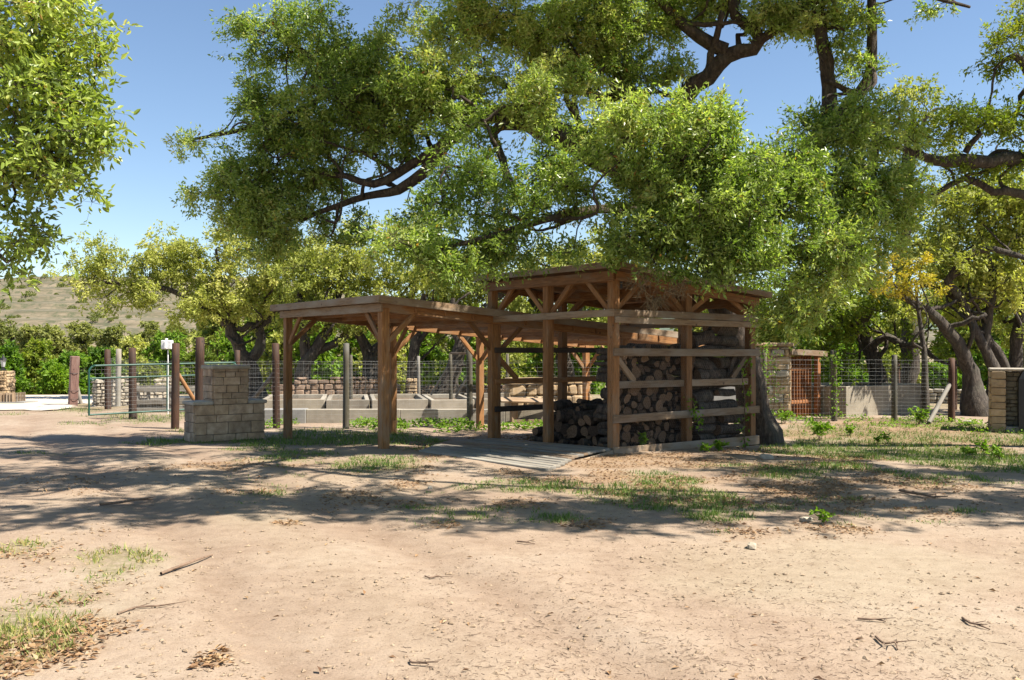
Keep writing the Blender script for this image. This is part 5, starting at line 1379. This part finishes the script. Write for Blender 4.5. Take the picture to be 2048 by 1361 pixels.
# grass
x, y = sample(260000, 4.3, 31)
g = grass_f(x, y) * (.12 + .88 * (fbm(x, y, .16, 51, 2) > .47)); k_ = (gr.random(len(x)) < g * np.clip(.25 + y / 26, 0, 1) * np.where(y < 8, .40, .9)) & clear(x, y)
x, y = x[k_][:140000], y[k_][:140000]
n = len(x)
hgt = gr.uniform(.010, .050, n) * np.clip(.55 + grass_f(x, y) * .7, 0, 1.2) * (1 + 1.0 * fbm(x, y, .5, 53, 2)) * (1 + .4 * sstep(14, 20, y))
dv = unit(np.stack([gr.normal(0, .45, n), gr.normal(0, .45, n), np.ones(n)], 1))
pos = np.stack([x, y, gz(x, y) - .004], 1)
sd = unit(np.cross(dv, gr.normal(0, 1, (n, 3)))) * (gr.uniform(.0026, .0055, n) * (1 + y / 26))[:, None]
Vg = np.stack([pos - sd, pos + sd, pos + dv * hgt[:, None] + np.stack([gr.normal(0, .012, n), gr.normal(0, .012, n), np.zeros(n)], 1)], 1).reshape(-1, 3)
dryness = np.where((y < 8) , .42, .0) + .25 * (fbm(x, y, 1.5, 55, 2) - .4)
tg = np.clip(gr.normal(.42, .2, n) + dryness, 0, 1)
mobj("grass", mk_mesh("grass", Vg, tris=np.arange(n * 3).reshape(-1, 3), mats=[M_GRASS], tint=tg), None, None, kind="stuff", label="patchy short green grass on the worn ground")
# fallen leaves
x, y = sample(70000, 4.3, 27)
l = litter_f(x, y); k_ = (gr.random(len(x)) < l * (.22 + .33 * (y > 8)) + .0008) & clear(x, y)
x, y = x[k_][:36000], y[k_][:36000]; n = len(x)
# a few leaves blown on to the ramp
pos = np.stack([x, y, gz(x, y) + gr.uniform(.002, .015, n)], 1)
dv = unit(np.stack([gr.normal(0, 1, n), gr.normal(0, 1, n), gr.normal(0, .22, n)], 1))
sc = gr.uniform(.6, 1.25, n)
me = leaf_mesh("leaf_litter", pos, dv, .048 * sc, .022 * sc, M_DRY, np.clip(gr.normal(.5, .25, n), 0, 1), gr, fold=.35, upb=1.6)
mobj("leaf_litter", me, None, None, kind="stuff", label="brown fallen oak leaves scattered over the ground")
# leaves on the shed floor
n = 2600
t = gr.uniform(.0, 3.2, n); v = gr.uniform(.0, 3.1, n)
x = NC.x + U.x * t + Vv.x * v; y = NC.y + U.y * t + Vv.y * v
pos = np.stack([x, y, np.maximum(gz(x, y), -.03) + gr.uniform(.002, .03, n)], 1)
dv = unit(np.stack([gr.normal(0, 1, n), gr.normal(0, 1, n), gr.normal(0, .3, n)], 1)); sc = gr.uniform(.7, 1.4, n)
mobj("leaf_litter", leaf_mesh("leaf_litter", pos, dv, .055 * sc, .028 * sc, M_DRY, np.clip(gr.normal(.35, .25, n), 0, 1), gr, fold=.35, upb=1.6), None, None, kind="stuff", label="deep brown leaf litter on the woodshed floor")
# pebbles
oct_v = np.array([[1, 0, 0], [-1, 0, 0], [0, 1, 0], [0, -1, 0], [0, 0, 1], [0, 0, -1]], float)
oct_f = np.array([[0, 2, 4], [2, 1, 4], [1, 3, 4], [3, 0, 4], [2, 0, 5], [1, 2, 5], [3, 1, 5], [0, 3, 5]])
def pebbles(name, x, y, s, mat, label):
    n = len(x)
    a = gr.uniform(0, 6.28, n); sc = np.stack([s * gr.uniform(.8, 1.4, n), s * gr.uniform(.6, 1.1, n), s * gr.uniform(.35, .7, n)], 1)
    V = oct_v[None] * gr.uniform(.7, 1.2, (n, 6, 1)) * sc[:, None, :]
    ca, sa = np.cos(a)[:, None], np.sin(a)[:, None]
    V = np.stack([V[..., 0] * ca - V[..., 1] * sa, V[..., 0] * sa + V[..., 1] * ca, V[..., 2]], -1)
    V += np.stack([x, y, gz(x, y) + s * .15], 1)[:, None, :]
    T = (oct_f[None] + (np.arange(n) * 6)[:, None, None]).reshape(-1, 3)
    mobj(name, mk_mesh(name, V.reshape(-1, 3), tris=T, mats=[mat]), None, None, kind="stuff", label=label)
x, y = sample(2400, 4.3, 14); k_ = clear(x, y); x, y = x[k_], y[k_]
pebbles("gravel", x, y, gr.uniform(.002, .0055, len(x)) * gr.choice([1, 1, 1, 1, 1.8], len(x)), M_PEB, "fine pale gravel loose on the drive")
x, y = sample(2500, 4.3, 13); k_ = clear(x, y) & (gr.random(len(x)) < .2 + .8 * (field(E_LITT, x, y) > .2)); x, y = x[k_], y[k_]
pebbles("gravel", x, y, gr.uniform(.008, .022, len(x)), M_PEB, "larger pale stones among the leaf litter")
# dark crumbs of bark, twig and catkin
x, y = sample(4200, 4.3, 15); k_ = clear(x, y) & (fbm(x, y, 1.1, 91, 3) + .25 * gr.random(len(x)) > .66); x, y = x[k_], y[k_]; n = len(x)
an = gr.uniform(0, 6.28, n); ln = gr.gamma(2.0, .010, n) + .005
p0 = np.stack([x, y, gz(x, y) + .004], 1); p1 = p0 + np.stack([np.cos(an) * ln, np.sin(an) * ln, gr.uniform(-.002, .006, n)], 1)
Vt, Qt = segs(p0, p1, gr.uniform(.0010, .0022, n), .0008, 3)
mobj("twig_debris", mk_mesh("twig_debris", Vt, quads=Qt, mats=[M_TWIG]), None, None, kind="stuff", label="small broken twigs and bark crumbs on the drive")
# single sticks one can pick out
def stick(px0, py0, px1, py1, r, label, forks=2):
    a = gpt(px0, py0); b = gpt(px1, py1)
    root_m = []
    P, Rr = catmull([np.array(a) + [0, 0, r + .004], np.array(a.lerp(b, .35)) + [random.gauss(0, .02), random.gauss(0, .03), r + .008], np.array(a.lerp(b, .7)) + [random.gauss(0, .02), random.gauss(0, .03), r + .01], np.array(b) + [0, 0, r]], [r, r * .9, r * .75, r * .5], .05)
    root_m.append(tube(P, Rr, 6, .08, random.randint(0, 999)))
    for _ in range(forks):
        i = random.randint(2, len(P) - 2); d = (P[-1] - P[0]); d /= np.linalg.norm(d)
        e = P[i] + d * random.uniform(.05, .15) + np.array([random.uniform(-.1, .1), random.uniform(-.1, .1), .02])
        root_m.append(segs([P[i]], [e], r * .5, r * .25, 5))
    V, Q = join(root_m)
    o = mobj("fallen_stick", mk_mesh("fallen_stick", V - np.array(a), quads=Q, mats=[M_TWIG], smooth=True), None, Matrix.Translation(a), label=label, cat="stick", group="sticks lying on the drive")
stick(322, 1152, 425, 1113, .012, "long pale stick lying on the sunny drive at left", 1)
stick(200, 1013, 305, 1002, .016, "dark stick lying in the tree shade at far left", 2)
stick(235, 1232, 350, 1209, .007, "thin forked twig below the long pale stick", 2)
stick(1715, 1241, 1772, 1246, .008, "short brown twig on the sunny drive at right", 1)
stick(1752, 1278, 1795, 1302, .008, "curved twig pile stick near the lower right", 3)
stick(1925, 1240, 1980, 1262, .008, "twig beside the right edge of the drive", 2)
stick(850, 1155, 885, 1158, .006, "small twig in the middle of the drive", 2)
stick(1035, 1086, 1070, 1090, .008, "stub of twig at the edge of the tree shade", 1)
stick(1800, 985, 1870, 1000, .02, "dark branch lying in the grass at right", 3)
stick(820, 1325, 858, 1332, .007, "little grey twig near the bottom of the picture", 2)
# larger stones in the grass
RK = variants(M_LIMEW, .2, .22, 4, 400)
for i, (px, py, s, lb_) in enumerate([(1612, 1043, .08, "small white stone in the shade right of the grass patch"), (1532, 918, .13, "pale flat stone near the oak roots"), (860, 978, .05, "little white stone in the grass left of centre"), (1505, 1097, .07, "pale stone half sunk in the sunny drive at right"), (1937, 847, .16, "rounded pale stone left of the fireplace")]):
    q = gpt(px, py)
    mobj("field_stone", RK[i % 4], None, Matrix.Translation(q + Vector((0, 0, s * .2))) @ Matrix.Rotation(random.uniform(0, 3), 4, 'Z') @ Matrix.Diagonal((s * 1.5, s, s * .7, 1)), label=lb_, cat="stone", group="loose stones in the grass")

# ------------------------------------------------------------------ small plants, vines, moss
def sprig_plant(name, label, base, h, w, nst, mat, seed, leafL=.10, group=None, cat="plant", per=16, tm=.55):
    g = np.random.default_rng(seed)
    root = empty(name, base, label, cat, group); org = np.array(base)
    P0 = []; P1 = []; pos = []; dv = []
    for i in range(nst):
        a = g.uniform(0, 6.28); tip = np.array([math.cos(a) * w * g.uniform(.3, 1), math.sin(a) * w * g.uniform(.3, 1), h * g.uniform(.6, 1.05)])
        mid = tip * .5 + np.array([0, 0, h * .12])
        P0 += [np.zeros(3), mid]; P1 += [mid, tip]
        for j in range(per):
            f = g.uniform(.25, 1.05)
            q = (mid * (f / .5) if f < .5 else mid + (tip - mid) * ((f - .5) / .5))
            d = np.array([g.normal(), g.normal(), g.normal() * .4 + .25]); pos.append(q); dv.append(d / np.linalg.norm(d))
    V, Q = segs(P0, P1, .004, .0025, 4)
    mobj("stems", mk_mesh("stems", V, quads=Q, mats=[M_TWIG]), root, Matrix.Translation(Vector(org)))
    n = len(pos); sc = g.uniform(.6, 1.2, n)
    mobj("foliage", leaf_mesh("foliage", np.array(pos), np.array(dv), leafL * sc, leafL * .55 * sc, mat, np.clip(g.normal(tm, .18, n), 0, .9), g, six=True, upb=1.0), root, Matrix.Translation(Vector(org)), kind="stuff")
    return root
SG = "young plants in the grass"
for i, (px, py, h, w, ns, L_, lb_) in enumerate([
        (1640, 882, .42, .32, 10, .11, "broad leafy bush in the grass right of the oak trunk"), (1700, 872, .22, .16, 6, .08, "small leafy plant right of the broad bush"),
        (1838, 850, .42, .30, 12, .10, "pale leafed bush at the foot of the wire fence"), (1945, 808, .55, .45, 14, .12, "bright green bush below the many trunked oak"),
        (1775, 888, .22, .12, 4, .07, "thin seedling in the grass below the fence"), (1755, 890, .18, .10, 4, .07, "low seedling beside the thin one in the grass"),
        (1970, 918, .30, .12, 4, .09, "tall weed in the grass at the right"), (2000, 922, .20, .18, 6, .08, "spreading weed at the right edge of the grass"), (1940, 912, .14, .18, 6, .07, "low weed left of the tall weed"),
        (1650, 1050, .12, .14, 7, .05, "little dark green weed in the tree shade"), (1570, 848, .35, .3, 9, .09, "leafy plant at the hut's stone corner"), (1545, 885, .20, .25, 7, .07, "low leafy plant at the oak's root"),
        (1285, 902, .32, .10, 4, .09, "green seedling in front of the base board's left half"), (1340, 893, .30, .09, 4, .09, "green seedling beside the middle shed post"), (1440, 902, .15, .18, 6, .08, "leafy weed under the right base board"), (1410, 905, .12, .12, 5, .07, "small weed under the middle of the base board"),
        (1985, 858, .22, .22, 7, .08, "dark weed at the foot of the fireplace pier")]):
    q = gpt(px, py)
    sprig_plant("weed_plant" if h < .35 else "leafy_bush", lb_, q, h, w, ns, M_BUSH, 500 + i, L_, SG, per=14)
# ground cover along the kerb
n = 5200
gx = gr.uniform(-6.2, 1.0, n); gy = gr.uniform(20.0, 22.6, n)
k_ = (fbm(gx, gy, .7, 95, 3) > .5) & (gy > 20.6 + .5 * np.sin(gx)); gx, gy = gx[k_], gy[k_]; n = len(gx)
pos = np.stack([gx, gy, gz(gx, gy) + gr.uniform(.01, .24, n) * fbm(gx, gy, .7, 95, 3)], 1)
dv = unit(np.stack([gr.normal(0, 1, n), gr.normal(0, 1, n), gr.normal(.2, .4, n)], 1))
sc = gr.uniform(.7, 1.3, n)
mobj("ground_cover", leaf_mesh("ground_cover", pos, dv, .09 * sc, .055 * sc, M_BUSH, np.clip(gr.normal(.5, .2, n), 0, 1), gr, upb=1.2), None, None, kind="stuff", label="broad leafed ground cover along the concrete kerb")
n = 4200
gx = gr.uniform(5.4, 11.5, n); gy = gr.uniform(20.4, 24.3, n)
k_ = fbm(gx, gy, .6, 97, 3) > .52; gx, gy = gx[k_], gy[k_]; n = len(gx)
pos = np.stack([gx, gy, gz(gx, gy) + gr.uniform(.01, .18, n) * fbm(gx, gy, .6, 97, 3)], 1)
dv = unit(np.stack([gr.normal(0, 1, n), gr.normal(0, 1, n), gr.normal(.2, .4, n)], 1)); sc = gr.uniform(.7, 1.3, n)
mobj("ground_cover", leaf_mesh("ground_cover", pos, dv, .07 * sc, .04 * sc, M_BUSH, np.clip(gr.normal(.6, .2, n), 0, 1), gr, upb=1.2), None, None, kind="stuff", label="low green ground cover below the stone hut and tank")
# vines
def vine(label, pts, n_leaf, spread, leafL, seed, drop=.0):
    g = np.random.default_rng(seed)
    P, Rr = catmull(pts, [.008] * len(pts), .06)
    root = empty("climbing_vine", P[0], label, "vine"); org = P[0]
    V, Q = tube(P - org, Rr, 5, .1, seed)
    mobj("stem", mk_mesh("stem", V, quads=Q, mats=[M_TWIG], smooth=True), root, Matrix.Translation(Vector(org)))
    i = g.integers(0, len(P), n_leaf)
    pos = P[i] - org + g.normal(0, spread, (n_leaf, 3)); pos[:, 1] -= abs(spread)
    dv = unit(g.normal(0, 1, (n_leaf, 3)) + np.array([0, -.4, -.3])); sc = g.uniform(.6, 1.2, n_leaf)
    mobj("foliage", leaf_mesh("foliage", pos, dv, leafL * sc, leafL * .6 * sc, M_BUSH, np.clip(g.normal(.5, .2, n_leaf), 0, 1), g, six=True, upb=.5), root, Matrix.Translation(Vector(org)), kind="stuff")
q = lambda px, py, D: np.array(pt(px, py, D))
vine("green vine climbing the right corner post of the woodshed", [q(1492, 905, 16.3), q(1488, 860, 16.3), q(1490, 800, 16.3), q(1485, 750, 16.3), q(1500, 720, 16.4)], 80, .06, .07, 601)
vine("short green vine on the middle post of the woodshed", [q(1400, 855, 15.5), q(1392, 830, 15.45), q(1385, 800, 15.45)], 55, .05, .07, 602)
vine("vine covering the thin post in front of the stone hut", [q(1524, 845, 23.3), q(1526, 780, 23.3), q(1525, 720, 23.3), q(1535, 690, 23.3)], 170, .08, .085, 603)
vine("vine hanging over the fence post left of the tank", [q(1672, 830, 23.5), q(1672, 760, 23.5), q(1674, 710, 23.5), q(1685, 690, 23.5)], 150, .07, .085, 604)
vine("vine spreading over the hut's stone wall", [q(1545, 835, 24.4), q(1550, 780, 24.4), q(1542, 730, 24.4), q(1560, 700, 24.4)], 90, .09, .08, 605)
# hanging dry moss
def moss(label, px, py, D, s, seed):
    g = np.random.default_rng(seed); c = np.array(pt(px, py, D)); n = 130
    root = None
    p0 = g.normal(0, 1, (n, 3)) * np.array([s, s, s * .7]); p0[:, 2] -= np.abs(g.normal(0, s * .5, n))
    d = unit(g.normal(0, 1, (n, 3)) + np.array([0, 0, -.8]))
    V, Q = segs(p0, p0 + d * g.uniform(.05, .2, (n, 1)), .0048, .0025, 3)
    root = empty("hanging_moss", c, label, "moss", "dry moss tufts in the great oak")
    mobj("strands", mk_mesh("strands", V, quads=Q, mats=[M_MOSS], tint=np.repeat(g.random(n), 3)), root, Matrix.Translation(Vector(c)), kind="stuff")
moss("large brown moss tuft hanging before the woodshed's near corner", 1285, 555, 13.4, .13, 701)
moss("brown moss tuft hanging right of the largest one", 1352, 570, 13.4, .10, 702)
moss("small brown moss tuft under the roof edge", 1312, 600, 13.4, .07, 703)
moss("brown moss tuft on the bare limb left of centre", 1010, 470, 14.0, .13, 704)
moss("brown moss tuft below the middle limb", 880, 350, 15.9, .12, 705)
moss("brown moss tuft high on the left limb", 985, 390, 14.6, .12, 706)
